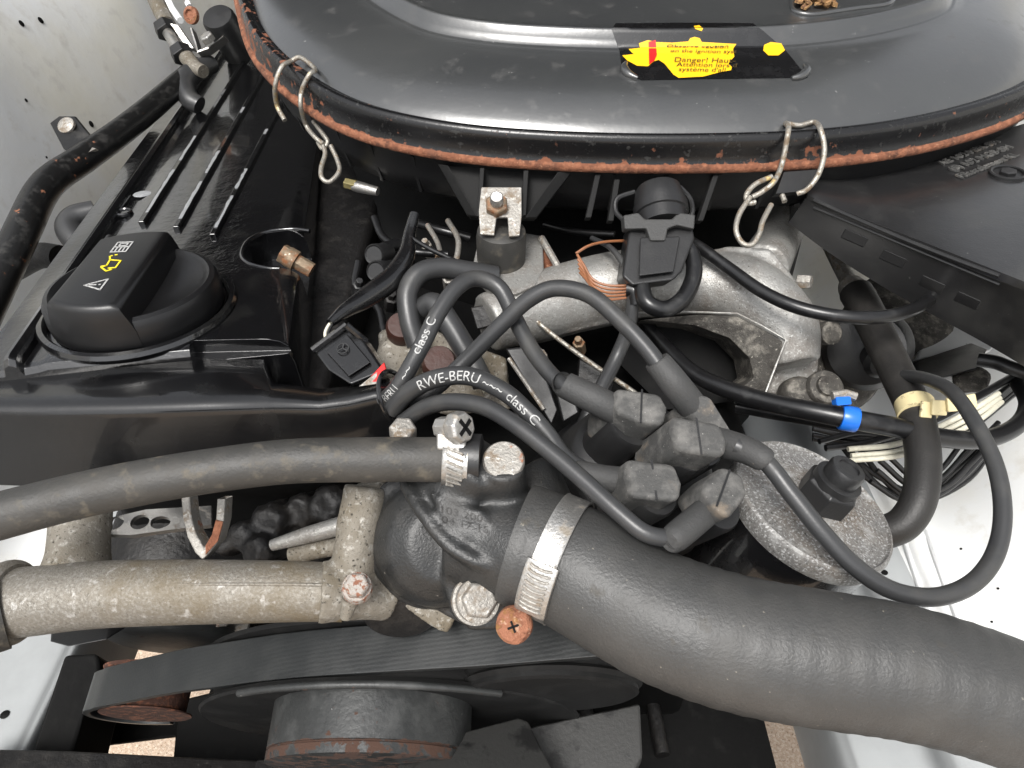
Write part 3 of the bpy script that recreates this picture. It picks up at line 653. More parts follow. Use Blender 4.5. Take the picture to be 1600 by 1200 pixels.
# ================================================================== big upper radiator hose and clamp
bh_pts, bh_rs = pxpath([(806, 848, .287, 186), (845, 862, .285, 190), (900, 888, .280, 190), (960, 925, .274, 194), (1030, 962, .268, 200), (1110, 992, .263, 205), (1200, 1014, .259, 207), (1300, 1030, .256, 206), (1400, 1046, .253, 204), (1500, 1072, .250, 200), (1600, 1108, .247, 196), (1720, 1170, .244, 190)], 10)
rings = [r_ * (1 + .0055 * sin(i * 1.7 + .8 * sin(i * .41)) * (1 if 34 < i < 95 else 0) + .022 * math.exp(-((i - 22) / 4.) ** 2) + .02 * math.exp(-((i - 3) / 3.) ** 2)) for i, r_ in enumerate(bh_rs)]
build(MB().tube(bh_pts, rings, 72), 'radiator_hose', 'big_hose_rubber', None, label='thick black upper radiator hose curving to the lower right corner', cat='hose')
ci = 12; ca = (bh_pts[ci + 3] - bh_pts[ci - 3]).normalized(); cc_ = P(872, 872, .2825)
rt, x, y, a = worm_clamp('wide steel worm clamp on the radiator hose with rusty cross slot screw', cc_, ca, m(96, .2825), m(40, .275), UP, 'steel', 'steel', 'rust_light', .005, 0)
rb = m(96, .2825)
def on_band(x_, y_, off):
    """point on the clamp's cylinder seen at a pixel"""
    r = RAY(x_, y_).normalized(); o_ = CAM - cc_; d_ = r - a * r.dot(a); o2 = o_ - a * o_.dot(a)
    A_, B_, C_ = d_.dot(d_), 2 * d_.dot(o2), o2.dot(o2) - (rb + off) ** 2
    t = (-B_ - math.sqrt(max(B_ * B_ - 4 * A_ * C_, 0))) / (2 * A_); p_ = CAM + r * t
    n_ = (p_ - cc_); n_ = (n_ - a * n_.dot(a)).normalized(); return p_, n_, a.cross(n_)
# saddle (wider strip) with pressed thread grooves
rows = []
p1, n1, _ = on_band(850, 880, .001); p2, n2, _ = on_band(815, 945, .001)
for i in range(9):
    n_ = n1.lerp(n2, i / 8).normalized(); row = []
    for h, k_ in ((-.0062, .0008), (-.0062, .0030), (-.0050, .0034), (.0050, .0034), (.0062, .0030), (.0062, .0008)): row.append(cc_ + a * h + n_ * (rb + k_))
    rows.append(row)
build(MB().grid(rows), 'saddle', 'steel', rt, bevel=.0004)
for i in range(9):
    t = .06 + i * .095; n_ = n1.lerp(n2, t).normalized(); t_ = a.cross(n_); c = cc_ + n_ * (rb + .0035)
    arc = [c + a * (.0042 * cos(q_) ) * 1 + t_ * (.0010 * sin(q_)) for q_ in [pi * k_ / 8 for k_ in range(9)]]
    build(MB().tube(arc, .00055, 6), 'thread_groove', 'steel_dull', rt)
sc_ = P(804, 975, .268); sax = (CAM - sc_).normalized() * .85 + RT * -.1 + UP * -.2; sax.normalize()
scw = build(MB().lathe(sc_, sax, [(.0045, -.012), (.0050, -.003), (.0064, -.002), (.0070, 0), (.0068, .0028), (.0055, .0040), (.001, .0044)], 28), 'screw', 'rust_light', rt, noise_disp=.0003)
sx, sy, _ = basis(sax, UP)
for d1 in (sx + sy * .4, sy - sx * .4):
    d1 = d1.normalized(); build(MB().box(sc_ + sax * .0042, d1 * .0022, sax.cross(d1) * .0004, sax * .0004), 'slot', 'void_black', scw)

# ================================================================== air cleaner
AN = V((0, -sin(radians(8)), cos(radians(8)))); A0 = P(950, 262, .40)
AY = V((0, cos(radians(8)), sin(radians(8))))
def AP(x, y, h=0.): return PP(x, y, A0 + AN * h, AN)
front = [(370, 17), (388, 80), (430, 133), (500, 185), (570, 217), (675, 241), (780, 254), (920, 262), (1060, 264), (1204, 261), (1285, 256), (1390, 243), (1495, 220), (1600, 182)]
ol = [AP(*p) for p in front]
def onA(x, y): return V((x, y, A0.z + (y - A0.y) * tan(radians(8))))
ol += [onA(*p) for p in ((.352, .470), (.380, .535), (.395, .62), (.392, .72), (.35, .81), (.26, .865), (.10, .885), (-.06, .865), (-.165, .80), (-.215, .71), (-.222, .64))]
loop = crom([tuple(p) for p in ol + [ol[0]]], 12)[:-1]
# even spacing
def resample(lp, n):
    lp = [V(p) for p in lp]; L_ = [0.]
    for i in range(len(lp)): L_.append(L_[-1] + (lp[(i + 1) % len(lp)] - lp[i]).length)
    out = []; j = 0
    for i in range(n):
        s_ = L_[-1] * i / n
        while L_[j + 1] < s_: j += 1
        out.append(lp[j].lerp(lp[(j + 1) % len(lp)], (s_ - L_[j]) / max(L_[j + 1] - L_[j], 1e-9)))
    return out
loop = resample(loop, 240)
for _ in range(6): loop = [(loop[i - 1] + loop[i] * 2 + loop[(i + 1) % 240]) / 4 for i in range(240)]
cen = sum(loop, V((0, 0, 0))) / 240
nrm = []
for i in range(240):
    t = (loop[(i + 2) % 240] - loop[i - 2]).normalized(); n_ = AN.cross(t).normalized()
    if n_.dot(cen - loop[i]) < 0: n_ = -n_
    nrm.append(n_)
def ring(ins, h): return [loop[i] + nrm[i] * ins + AN * h for i in range(240)]
air = thing('air_cleaner', 'large black oval air cleaner with rusty rim filling the top', 'air cleaner', cen - AN * .08)
# lower housing
rows = [ring(i_, h) for i_, h in ((.004, -.003), (.006, -.006), (.008, -.022), (.013, -.036), (.024, -.046), (.05, -.051), (.10, -.052))]
hb = MB().grid(rows, close=True); hb.f.append([len(hb.v) - 240 + j for j in range(240)])
build(hb, 'lower_housing', 'plastic', air, angle=50)
# rusted seal lip
rows = [ring(i_, h) for i_, h in ((.008, -.0035), (.001, -.0038), (-.0008, -.0025), (-.0010, .0002), (.0005, .0016), (.004, .0020))]
build(MB().grid(rows, close=True), 'seal_lip', 'rust', air, angle=60)
# lid rim band
rnd = [0.] * 240
prof = [(.0012, .0014, .6), (.0022, .0030, .22), (.0030, .0060, .08), (.0034, .0100, .06), (.0034, .0130, .06), (.0042, .0155, .06), (.0058, .0170, .08), (.0078, .0172, .08), (.0096, .0160, .08), (.0112, .0145, .04), (.0130, .0142, .02)]
rows = [ring(i_, h) for i_, h, w in prof]; mbr = MB().grid(rows, close=True)
ws = []
for r_i, (i_, h, w) in enumerate(prof):
    for j in range(240):
        p = loop[j]; extra = 0.
        s_ = (p.x + .20) / .16                                            # heavier rust round the left end and by the clips
        extra += .62 * max(0, 1 - max(s_, 0)) if p.y < .75 else 0
        extra += .34 * math.exp(-((p.x - .165) / .022) ** 2) * (1 if p.y < .5 else 0) * (1.0 if h < .0165 else .4)
        extra += .16 * math.exp(-((p.x - .10) / .06) ** 2) * (1 if p.y < .5 and h < .008 else 0)
        extra -= .35 * max(0, (p.x - .20) / .1)
        ws.append(max(0, w * .9 + extra * .55 - .10))
mbr.w = ws
build(mbr, 'lid_rim', 'rim_paint', air, angle=60)
# pressed lid
rows = [ring(i_, h) for i_, h in ((.0125, .0130), (.0140, .0146), (.018, .0172), (.026, .0215), (.036, .0252), (.048, .0278), (.060, .0293), (.070, .0300), (.0745, .0302), (.0758, .0308), (.0770, .0311), (.0782, .0308), (.0795, .0310), (.0825, .0350), (.0852, .0386), (.0862, .0394), (.0874, .0395), (.0886, .0389), (.092, .0386), (.11, .0382))]
lm = MB().grid(rows, close=True); lm.f.append([len(lm.v) - 240 + j for j in range(240)])
lid = build(lm, 'lid', 'lid_paint', air, angle=60)
bvlid = BVHTree.FromPolygons([v.co + root_origin(lid) for v in lid.data.vertices], [list(p.vertices) for p in lid.data.polygons])
def lid_poly(poly, name, material, parent, off, step=10):
    bm = bmesh.new(); f = bm.faces.new([bm.verts.new((x, y, 0)) for x, y in poly])
    xs = [p[0] for p in poly]; ys = [p[1] for p in poly]
    for k_ in range(int(min(xs)), int(max(xs)), step): bmesh.ops.bisect_plane(bm, geom=bm.verts[:] + bm.edges[:] + bm.faces[:], plane_co=(k_, 0, 0), plane_no=(1, 0, 0))
    for k_ in range(int(min(ys)), int(max(ys)), 4): bmesh.ops.bisect_plane(bm, geom=bm.verts[:] + bm.edges[:] + bm.faces[:], plane_co=(0, k_, 0), plane_no=(0, 1, 0))
    bm.verts.index_update(); q = MB(); vs = []
    for v in bm.verts:
        p_, n_ = hit(bvlid, v.co.x, v.co.y, off); vs.append(p_)
    q.add(vs, [[v.index for v in fc_.verts] for fc_ in bm.faces]); bm.free()
    return build(q, name, material, parent)
patch = lid_poly([(962, 37), (1080, 36), (1176, 37), (1192, 48), (1208, 62), (1228, 80), (1262, 122), (1100, 124), (1002, 126), (972, 112), (968, 80), (956, 46)], 'label_patch', 'plastic_gloss', air, .0003)
mat('label_dark', (.012, .011, .008), .3)
stk = lid_poly([(972, 88), (990, 86), (982, 78), (1000, 76), (998, 68), (1012, 63), (1026, 66), (1050, 67), (1075, 65), (1078, 60), (1085, 58), (1093, 60), (1096, 66), (1150, 69), (1145, 78), (1147, 90), (1140, 97), (1138, 101), (1143, 106), (1142, 111), (1125, 114), (1098, 121), (1060, 123), (1052, 118), (1038, 101), (1029, 95), (1022, 97), (1012, 105), (995, 104), (980, 96)], 'warning_sticker', 'yellow', air, .0006)
lid_poly([(1194, 70), (1204, 66), (1220, 68), (1226, 80), (1216, 88), (1200, 88), (1192, 80)], 'warning_sticker', 'yellow', air, .0006)
lid_poly([(1084, 42), (1092, 41), (1098, 45), (1096, 49), (1086, 46)], 'warning_sticker', 'yellow', air, .0006)
lid_poly([(1013, 66), (1024, 63), (1026, 88), (1022, 97), (1014, 103)], 'red_stripe', 'red', stk, .0009)
def lid_text(t, x0, y0, size, slant=.12):
    vs, fs = text_geo(t); q = MB(); out = []
    for v in vs:
        p_, n_ = hit(bvlid, x0 + v.x * size - v.y * size * slant * -1, y0 - v.y * size * .62 + v.x * size * .02, .0012); out.append(p_)
    q.add(out, fs); build(q, 'lettering', 'ink', stk)
lid_text('Observe caution', 1040, 76, 14.5); lid_text('on the ignition syst', 1046, 84, 13.5)
lid_text('Danger! Haut-', 1052, 99, 16.5); lid_text('Attention lors d', 1056, 106, 14.5); lid_text("syst\u00e8me d'all", 1059, 113.5, 14.5)
# pressed corner dimples of the label field
for pth in ([(978, 100), (975, 108), (982, 118), (996, 124)], [(1236, 124), (1250, 121), (1260, 112), (1257, 103)]):
    pp = [hit(bvlid, x, y, .0008)[0] for x, y in [q_[:2] for q_ in crom(pth, 4)]]
    build(MB().tube(pp, [.0012 + .0014 * sin(pi * i / (len(pp) - 1)) for i in range(len(pp))], 10), 'dimple', 'lid_paint', air)
# dry litter in the lid's pressed hollow
q = MB()
for i in range(46):
    x, y = random.uniform(1244, 1302), random.uniform(-6, 16)
    p_, n_ = hit(bvlid, x, y, .001)
    a_ = V((random.uniform(-1, 1), random.uniform(-1, 1), random.uniform(-.2, .5))).normalized(); b_ = a_.cross(n_).normalized()
    q.box(p_ + n_ * random.uniform(0, .004), a_ * random.uniform(.001, .005), b_ * random.uniform(.0008, .003), n_ * random.uniform(.0004, .0016))
build(q, 'leaf_litter', 'litter', None, label='brown dry leaf litter lying on top of the air cleaner lid', cat='leaf litter')
x0 = [hit(bvlid, x, y, .0004)[0] for x, y in ((1236, 2), (1240, 18), (1265, 24), (1300, 20), (1340, 14), (1385, 8), (1398, -4))]
build(MB().tube([V(q_) for q_ in crom([tuple(p) for p in x0], 5)], .0016, 10), 'pressed_edge', 'lid_paint', air)

# gussets and ribs under the rim
def plate(name, poly, vec, material, parent, bevel=.0005): return build(MB().prism(pxpoly(poly, .4), vec), name, material, parent, bevel=bevel)
plate('gusset', [(684, 256, .414), (700, 258, .410), (745, 338, .403), (730, 336, .410)], FW * .004, 'plastic_dull', air)
plate('gusset', [(750, 262, .404), (757, 262, .404), (752, 338, .398), (744, 338, .398)], FW * .010, 'plastic_dull', air)
plate('gusset', [(818, 266, .402), (826, 266, .402), (822, 336, .397), (814, 338, .397)], FW * .010, 'plastic_dull', air)
plate('gusset', [(872, 268, .402), (894, 268, .405), (838, 340, .403), (820, 340, .398)], FW * .004, 'plastic_dull', air)
plate('pocket_back', [(690, 258, .418), (890, 268, .412), (835, 342, .410), (735, 340, .412)], FW * .006, 'plastic_dull', air)
for (xa, ya, xb, yb) in ((930, 272, 915, 340), (1115, 272, 1090, 345), (960, 280, 950, 345)):
    plate('rib', [(xa, ya, .404), (xa + 9, ya, .404), (xb + 9, yb, .400), (xb, yb, .400)], FW * .008, 'plastic_dull', air)

for j in range(240):
    p_ = loop[j]
    if p_.y < .56 and p_.x < .21 and j % 4 == 0 and not (-.04 < p_.x < .045):
        a_, b_ = p_ + nrm[j] * .0055 - AN * .008, p_ + nrm[j] * .0115 - AN * .037
        t_ = AN.cross(nrm[j]) * .0011
        build(MB().prism([a_ - t_, a_ + t_, b_ + t_, b_ - t_], nrm[j] * .008), 'rib', 'plastic', air)
# intake snorkel
cols = [((1262, 276, .425), (1262, 305, .405), (1232, 348, .420)), ((1340, 270, .435), (1345, 340, .388), (1300, 398, .410)), ((1440, 245, .445), (1440, 377, .368), (1400, 460, .395)), ((1560, 205, .460), (1560, 424, .346), (1545, 540, .374)), ((1700, 170, .47), (1720, 487, .322), (1700, 630, .345)), ((1900, 150, .48), (1920, 560, .30), (1900, 720, .32))]
rows = []
for T_, R_, L_ in cols:
    t, r_, l_ = P(*T_), P(*R_), P(*L_)
    rows.append([l_ + V((.02, .06, -.01)), t + V((0, .01, -.03)), t, t.lerp(r_, .3) + V((0, 0, .002)), t.lerp(r_, .6) + V((0, 0, .003)), t.lerp(r_, .9) + V((0, 0, .0015)), r_, r_ + V((0, 0, -.004)), r_.lerp(l_, .12), r_.lerp(l_, .5), l_, l_ + V((.008, .02, -.004))])
rows = [[V(q_) for q_ in c] for c in zip(*[crom([tuple(r[i]) for r in rows], 6) for i in range(len(rows[0]))])]
sn = MB().grid(rows, close=True)
snk = build(sn, 'snorkel', 'snorkel_plastic', air, angle=32)
bvs = BVHTree.FromPolygons([v.co + root_origin(snk) for v in snk.data.vertices], [list(p.vertices) for p in snk.data.polygons])
e1_, e2_ = [], []
for i in range(13):
    t = i / 12
    e1_.append(hit(bvs, 1272 + 290 * t, 312 + 118 * t + 4 * sin(t * 3), .0003)[0]); e2_.append(hit(bvs, 1272 + 290 * t, 324 + 120 * t, .0003)[0])
build(MB().tube(e1_, .0011, 8), 'edge_bead', 'plastic', snk); build(MB().tube(e2_, .0008, 8), 'edge_bead', 'plastic', snk)
for (x, y) in ((1345, 372), (1405, 405), (1465, 445), (1520, 470)):
    ps = [hit(bvs, x + dx, y + dy, -.0005)[0] for dx, dy in ((-26, -14), (10, 2), (2, 16), (-34, 0))]
    if all(ps): build(MB().prism(ps, -FW * .0016), 'rib', 'plastic', snk, bevel=.0006)
def snork_text(t, x0, y0, dx, dy, size):
    vs, fs = text_geo(t, .07); out = []; o_, n_ = hit(bvs, x0, y0); o2, _ = hit(bvs, x0 + dx, y0 + dy)
    du = (o2 - o_).normalized(); dv = n_.cross(du).normalized()
    for v in vs: out.append(o_ + du * v.x * size + dv * v.y * size + n_ * (v.z * size + .0009))
    build(MB().add(out, fs), 'embossed_lettering', 'cap_rubber', snk)
snork_text('AE 102 M8K 8M', 1474, 260, 20, -8, .0080); snork_text('(S) 102 MGB 8M', 1490, 270, 20, -8, .0080); snork_text('Filterelement KL', 1503, 281, 20, -8, .0076)
p_, n_ = hit(bvs, 1574, 272)
lg = build(MB().lathe(p_, n_, [(.0098, -.001), (.0098, .0014), (.0088, .0018), (.0078, .0014), (.0078, .0002)], 32), 'emblem_ring', 'plastic', snk)
build(MB().lathe(p_, n_, [(.0046, -.001), (.0046, .0020), (.0042, .0024)], 6), 'emblem_lozenge', 'plastic', lg)

# wire spring clips
def dA(x, y, h): return (AP(x, y, h) - CAM).dot(FW)
def wclip(parts, w):
    r_ = MB()
    for path in parts:
        pts, rs = pxpath([(x, y, d, w) for x, y, d in path], 6); r_.tube(pts, rs, 10)
    return r_
build(wclip([[(456, 95, dA(456, 95, .018)), (470, 90, dA(470, 90, .020)), (492, 108, dA(492, 108, .019)), (484, 116, dA(484, 116, .020)), (472, 140, dA(472, 140, .012)), (470, 165, dA(470, 165, .004) - .002), (478, 195, .448), (492, 214, .444), (505, 225, .442)],
             [(456, 95, dA(456, 95, .018)), (440, 105, dA(440, 105, .019)), (430, 135, dA(430, 135, .010)), (433, 165, .452), (445, 188, .450)],
             [(490, 190, .452), (505, 210, .446), (512, 222, .444), (504, 232, .444), (497, 222, .446)],
             [(503, 222, .444), (508, 240, .440), (502, 262, .434), (503, 278, .430), (515, 284, .430), (530, 268, .434), (527, 250, .438), (517, 228, .442)]], 7.5), 'spring_clip', 'zinc_wire', air)
build(wclip([[(1228, 193, dA(1228, 193, .0175)), (1232, 199, dA(1232, 199, .0195)), (1230, 215, dA(1230, 215, .017)), (1222, 255, dA(1222, 255, .006)), (1210, 283, .388), (1190, 300, .388), (1175, 308, .388)],
             [(1228, 193, dA(1228, 193, .0175)), (1250, 196, dA(1250, 196, .0165)), (1272, 191, dA(1272, 191, .0175)), (1282, 203, dA(1282, 203, .0195)), (1288, 235, dA(1288, 235, .012)), (1280, 270, .392), (1262, 295, .394), (1245, 303, .396)],
             [(1206, 276, .390), (1180, 288, .388), (1166, 305, .386), (1170, 317, .385), (1180, 316, .385)],
             [(1172, 308, .384), (1155, 335, .380), (1150, 360, .376), (1160, 380, .374), (1175, 382, .374), (1186, 366, .376), (1192, 345, .380), (1205, 320, .386)],
             [(1222, 305, .392), (1226, 315, .390)]], 8.5), 'spring_clip', 'zinc_wire', air)
plate('clip_pad', [(1225, 268, .397), (1280, 264, .400), (1262, 298, .396), (1212, 303, .393)], FW * .008, 'plastic', air)

# air flow unit under the air cleaner
afu = thing('air_flow_unit', 'black air flow housing in the dark beneath the air cleaner', 'housing', V((.07, .62, -.2)))
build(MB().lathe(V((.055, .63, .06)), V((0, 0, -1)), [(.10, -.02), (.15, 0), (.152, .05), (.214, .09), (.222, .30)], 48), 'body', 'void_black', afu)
ft = thing('brass_fitting', 'small brass and grey pipe fitting under the left end of the air cleaner', 'fitting', P(570, 300, .47))
fa = dirpx(.85, .25, -.2)
build(MB().lathe(P(540, 286, .465), fa, [(m(9, .465), 0), (m(9, .465), .008), (m(7, .465), .0082)], 6), 'nut', 'brass', ft, bevel=.0005)
build(MB().lathe(P(552, 290, .464), fa, [(m(8, .465), 0), (m(9, .465), .004), (m(7, .465), .018)], 18), 'sleeve', 'steel', ft)
# ================================================================== rubber mount of the air cleaner
mt_ = thing('rubber_mount', 'black rubber mount with metal clip holding the air cleaner', 'rubber mount', P(790, 450, .40))
mc = P(783, 393, .409)
zup = V((.02, -.05, 1)).normalized()
build(MB().lathe(mc, zup, [(.0125, -.016), (.0138, -.014), (.0140, -.004), (.0136, -.003), (.0140, -.002), (.0142, .010), (.0135, .014), (.010, .016)], 40), 'rubber', 'hose_rubber', mt_, angle=50)
bp_ = [(735, 428, .404), (745, 385, .418), (800, 360, .435), (848, 368, .430), (850, 420, .408), (838, 445, .398), (805, 460, .392), (765, 455, .394)]
build(MB().prism(pxpoly(bp_, .4), V((0, .004, -.006))), 'base_plate', 'alu_cast', mt_, bevel=.0015, seg=3)
cl = build(MB().prism(pxpoly([(752, 292, .396), (815, 292, .396), (815, 335, .390), (812, 368, .388), (795, 370, .388), (793, 340, .389), (776, 340, .389), (772, 368, .388), (750, 366, .388), (748, 330, .390)], .39), FW * .003), 'clip_plate', 'steel_dull', mt_, bevel=.0007)
bc_ = P(776, 320, .388); bx = V((.02, -.55, .84))
build(hexhead(MB(), bc_ - bx * .003, bx, .0066, .0055), 'nut', 'bolt_rusty', mt_, bevel=.0006)
build(MB().lathe(bc_ + bx * .002, bx, [(.0036, 0), (.0036, .006), (.003, .0068)], 18), 'stud', 'steel', mt_)
build(MB().tube([P(846, 372, .425), P(862, 400, .416), P(885, 440, .41)], .0022, 8), 'brace', 'steel_dull', mt_)
build(MB().prism(pxpoly([(850, 380), (882, 438), (845, 440)], .424), FW * .004), 'rusty_plate', 'rust', mt_)

# ================================================================== intake manifold casting
im = thing('intake_manifold', 'grey cast aluminium intake manifold behind the ignition leads', 'intake manifold', P(1100, 640, .42))
q = MB()
outl = [(818, 462), (860, 428), (930, 405), (1000, 392), (1085, 396), (1140, 384), (1205, 388), (1240, 430), (1268, 485), (1284, 545), (1276, 592), (1240, 625), (1196, 616), (1228, 531), (1152, 491), (1090, 489), (985, 498), (920, 512), (845, 532), (815, 522)]
q.prism(pxpoly(outl, .412), FW * .035)
pts, rs = pxpath([(760, 505, .405, 92), (830, 482, .415, 104), (900, 462, .42, 110), (985, 444, .42, 108), (1085, 442, .418, 96), (1160, 455, .412, 110), (1220, 505, .405, 108), (1240, 570, .400, 80)], 6)
q.tube(pts, rs, 28)
q.tube([P(1190, 420, .43), P(1215, 375, .46), P(1235, 325, .50)], [.016, .014, .016], 20)
build(q, 'casting', 'alu_cast', im, remesh=.0016, smooth=5, angle=179)
ed = [P(985, 489, .399), P(1050, 487, .396), P(1100, 488, .394), P(1152, 490, .391), P(1190, 509, .388), P(1228, 531, .386), P(1212, 572, .384), P(1196, 614, .383)]
build(MB().prism(pxpoly([(1000, 500, .402), (1090, 491, .396), (1152, 493, .393), (1226, 532, .388), (1196, 618, .386), (1150, 612, .390), (1178, 590, .392), (1172, 560, .394), (1140, 528, .398), (1085, 508, .402)], .4), FW * .03), 'runner_wall', 'alu_stained', im, bevel=.001)
build(MB().tube(ed, .0006, 6), 'casting_seam', 'alu_cast', im)
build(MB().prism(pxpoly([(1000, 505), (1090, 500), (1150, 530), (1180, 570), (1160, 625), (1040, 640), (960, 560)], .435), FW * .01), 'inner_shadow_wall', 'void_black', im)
c = P(1290, 605, .39); fb = build(MB().lathe(c, V((0, -.5, .85)), [(.010, -.008), (.010, 0), (.009, .0015), (.006, .002), (.0055, .0042), (.003, .0045)], 26), 'bolt_boss', 'alu_stained', im)
build(MB().lathe(c + V((-.012, 0, -.004)), V((0, -.5, .85)), [(.011, -.008), (.010, -.001), (.008, .001)], 20), 'bolt_boss', 'alu_stained', im)
c = P(1246, 440, .422); build(hexhead(MB(), c, V((.8, -.5, .3)), .0045, .008), 'bolt', 'steel_dull', im, bevel=.0005)
build(MB().lathe(P(1300, 520, .42), V((.2, -.7, .6)), [(.007, -.01), (.007, 0), (.005, .002)], 16), 'bolt_boss', 'alu_stained', im)

# throttle housing right of the manifold
td = thing('throttle_housing', 'dark mottled metal housing right of the manifold behind the black hose', 'housing', P(1290, 560, .45))
q = MB(); q.lathe(P(1300, 570, .47), V((-.1, -.75, .6)), [(.034, -.03), (.034, 0), (.030, .008), (.022, .012), (.001, .013)], 36)
q.lathe(P(1415, 492, .50), V((.1, -.35, .9)), [(.034, -.03), (.036, 0), (.031, .006), (.001, .008)], 40)
build(q, 'casting', 'alu_stained', td, remesh=.002, smooth=3, angle=179)
build(MB().lathe(P(1355, 545, .445), V((-.5, -.7, .5)), [(.026, -.02), (.026, .004), (.022, .010), (.012, .012), (.001, .012)], 32), 'black_drum', 'plastic', td)
build(MB().lathe(P(1372, 565, .42), V((-.2, -.9, .3)), [(.008, -.01), (.009, .004), (.006, .007)], 18), 'pin', 'plastic', td)

# ================================================================== sensor plug under the rim
sp = thing('sensor_plug', 'black electrical sensor plug hanging under the air cleaner rim', 'electrical plug', P(1030, 445, .39))
sax = dirpx(.05, 1., -.35)
build(MB().lathe(P(1030, 312, .398), sax, [(m(36, .39), -.006), (m(40, .39), 0), (m(40, .39), .004), (m(43, .39), .0045), (m(43, .39), .010), (m(40, .39), .0105), (m(40, .39), .018)], 32), 'barrel', 'plastic', sp)
body = [(984, 352, .384), (1082, 350, .384), (1086, 372, .382), (1066, 424, .374), (1052, 438, .372), (988, 446, .371), (972, 432, .374)]
build(MB().prism(pxpoly(body, .38), FW * .022), 'plug_body', 'plastic', sp, bevel=.0016, seg=3)
build(MB().prism(pxpoly([(1000, 372, .379), (1062, 370, .379), (1052, 425, .3715), (998, 432, .3705)], .375), -FW * .0015), 'face_panel', 'plastic', sp, bevel=.0008)
build(MB().prism(pxpoly([(974, 336, .381), (998, 332, .381), (1008, 342, .379), (1050, 342, .379), (1060, 332, .381), (1087, 335, .381), (1085, 358, .379), (1058, 352, .378), (1044, 357, .377), (1040, 376, .375), (1016, 376, .375), (1010, 357, .377), (976, 358, .379)], .38), FW * .010), 'latch', 'boot_rubber', sp, bevel=.001)
pts, rs = pxpath([(1060, 372, .39, 24), (1080, 395, .386, 25), (1084, 430, .380, 26), (1068, 466, .374, 27), (1040, 483, .371, 27), (1012, 474, .371, 27), (1003, 448, .376, 26), (1005, 425, .384, 25)], 8)
build(MB().tube(pts, rs, 18), 'cable_loop', 'black_cable', sp)
pts, rs = pxpath([(992, 300, .402, 8), (965, 310, .402, 8), (962, 330, .400, 8), (975, 345, .396, 8)], 6); build(MB().tube(pts, rs, 8), 'wire_lock', 'plastic', sp)
pts, rs = pxpath([(1062, 292, .402, 8), (1078, 310, .402, 8), (1082, 330, .398, 8), (1075, 345, .396, 8)], 6); build(MB().tube(pts, rs, 8), 'wire_lock', 'plastic', sp)

# ================================================================== cables and wires
def cable(name, label, pts, material, cat, n=8, group=None, sides=16):
    p_, r_ = pxpath(pts, n); return build(MB().tube(p_, r_, sides), name, material, None, label=label, cat=cat, group=group)
cable('black_cable', 'glossy black cable sweeping from the sensor plug across to the intake snorkel', [(1070, 372, .405, 17.2), (1095, 388, .398, 18.9), (1140, 420, .388, 19.8), (1190, 455, .376, 20.6), (1245, 480, .366, 21.5), (1310, 494, .360, 21.5), (1370, 496, .360, 21.5), (1420, 486, .368, 20.6), (1455, 466, .385, 19.8), (1485, 440, .41, 18.9)], 'black_cable', 'cable')
har = thing('wiring_harness', 'thick black sleeved wiring harness with bright blue clip', 'wiring harness', P(1300, 680, .35))
pts, rs = pxpath([(1005, 500, .425, 18.5), (1040, 540, .412, 21.8), (1080, 580, .398, 25.2), (1130, 606, .384, 27.7), (1200, 628, .370, 29.4), (1270, 643, .358, 31.1), (1330, 655, .352, 31.9), (1400, 668, .352, 31.9), (1470, 684, .356, 30.2), (1540, 686, .362, 28.6), (1590, 664, .372, 26.9), (1606, 630, .385, 25.2), (1590, 596, .40, 23.5)], 8)
build(MB().tube(pts, rs, 24), 'sleeve', 'black_cable', har)
c = P(1326, 654, .352); ax = (P(1400, 668, .352) - P(1270, 643, .358)).normalized()
clipb = build(MB().lathe(c, ax, [(.0052, -.0040), (.0060, -.0040), (.0064, -.003), (.0064, .003), (.0060, .0040), (.0052, .0040)], 32), 'clip', 'blue', har, angle=30)
build(MB().prism(pxpoly([(1306, 620, .350), (1330, 619, .350), (1332, 632, .347), (1308, 634, .347)], .35), FW * .006), 'clip_tab', 'blue', clipb, bevel=.0006)
build(MB().tube([P(1300, 618, .352), P(1322, 615, .352), P(1338, 620, .351)], .0022, 8), 'clip_hook', 'steel_dull', clipb)
pts, rs = pxpath([(1150, 635, .39, 20), (1220, 648, .38, 20), (1300, 662, .37, 18), (1330, 668, .365, 16)], 6); build(MB().tube(pts, rs, 12), 'branch', 'black_cable', har)
# copper coloured injector wires
wl = thing('wire_loom', 'loom of thin copper coloured wires ending in a black wrap', 'wires', P(940, 470, .40))
for i in range(5):
    o_ = i * 4.2
    pts, rs = pxpath([(902 + o_ * .2, 398 + o_ * 1.6, .388 - i * .001, 4.2), (912 + o_ * .5, 414 + o_ * 1.7, .385, 4.2), (926 + o_ * .2, 436 + o_ * 1.4, .382, 4.2), (950, 446 + o_ * 1.3, .381, 4.2), (985, 446 + o_ * 1.1, .381, 4.2)], 5)
    build(MB().tube(pts, rs, 8), 'wire', 'orange_wire', wl)
pts, rs = pxpath([(900, 396, .389, 4.5), (920, 384, .39, 4.5), (945, 378, .395, 4.5), (978, 376, .40, 4.5)], 5); build(MB().tube(pts, rs, 8), 'wire', 'orange_wire', wl)
pts, rs = pxpath([(980, 452, .380, 24), (992, 455, .379, 25), (994, 475, .380, 25)], 3); build(MB().tube(pts, rs, 14), 'wrap', 'black_cable', wl)
cable('black_cable', 'thin black cable dropping from the copper wire loom behind the caps', [(925, 372, .415, 8.1), (955, 388, .395, 9.0), (978, 420, .385, 12.6), (988, 460, .380, 18.0), (984, 505, .384, 21.6), (965, 555, .388, 22.5), (940, 605, .382, 22.5), (915, 655, .376, 22.5), (890, 715, .372, 21.6), (880, 740, .372, 21.6)], 'lead_rubber', 'cable')
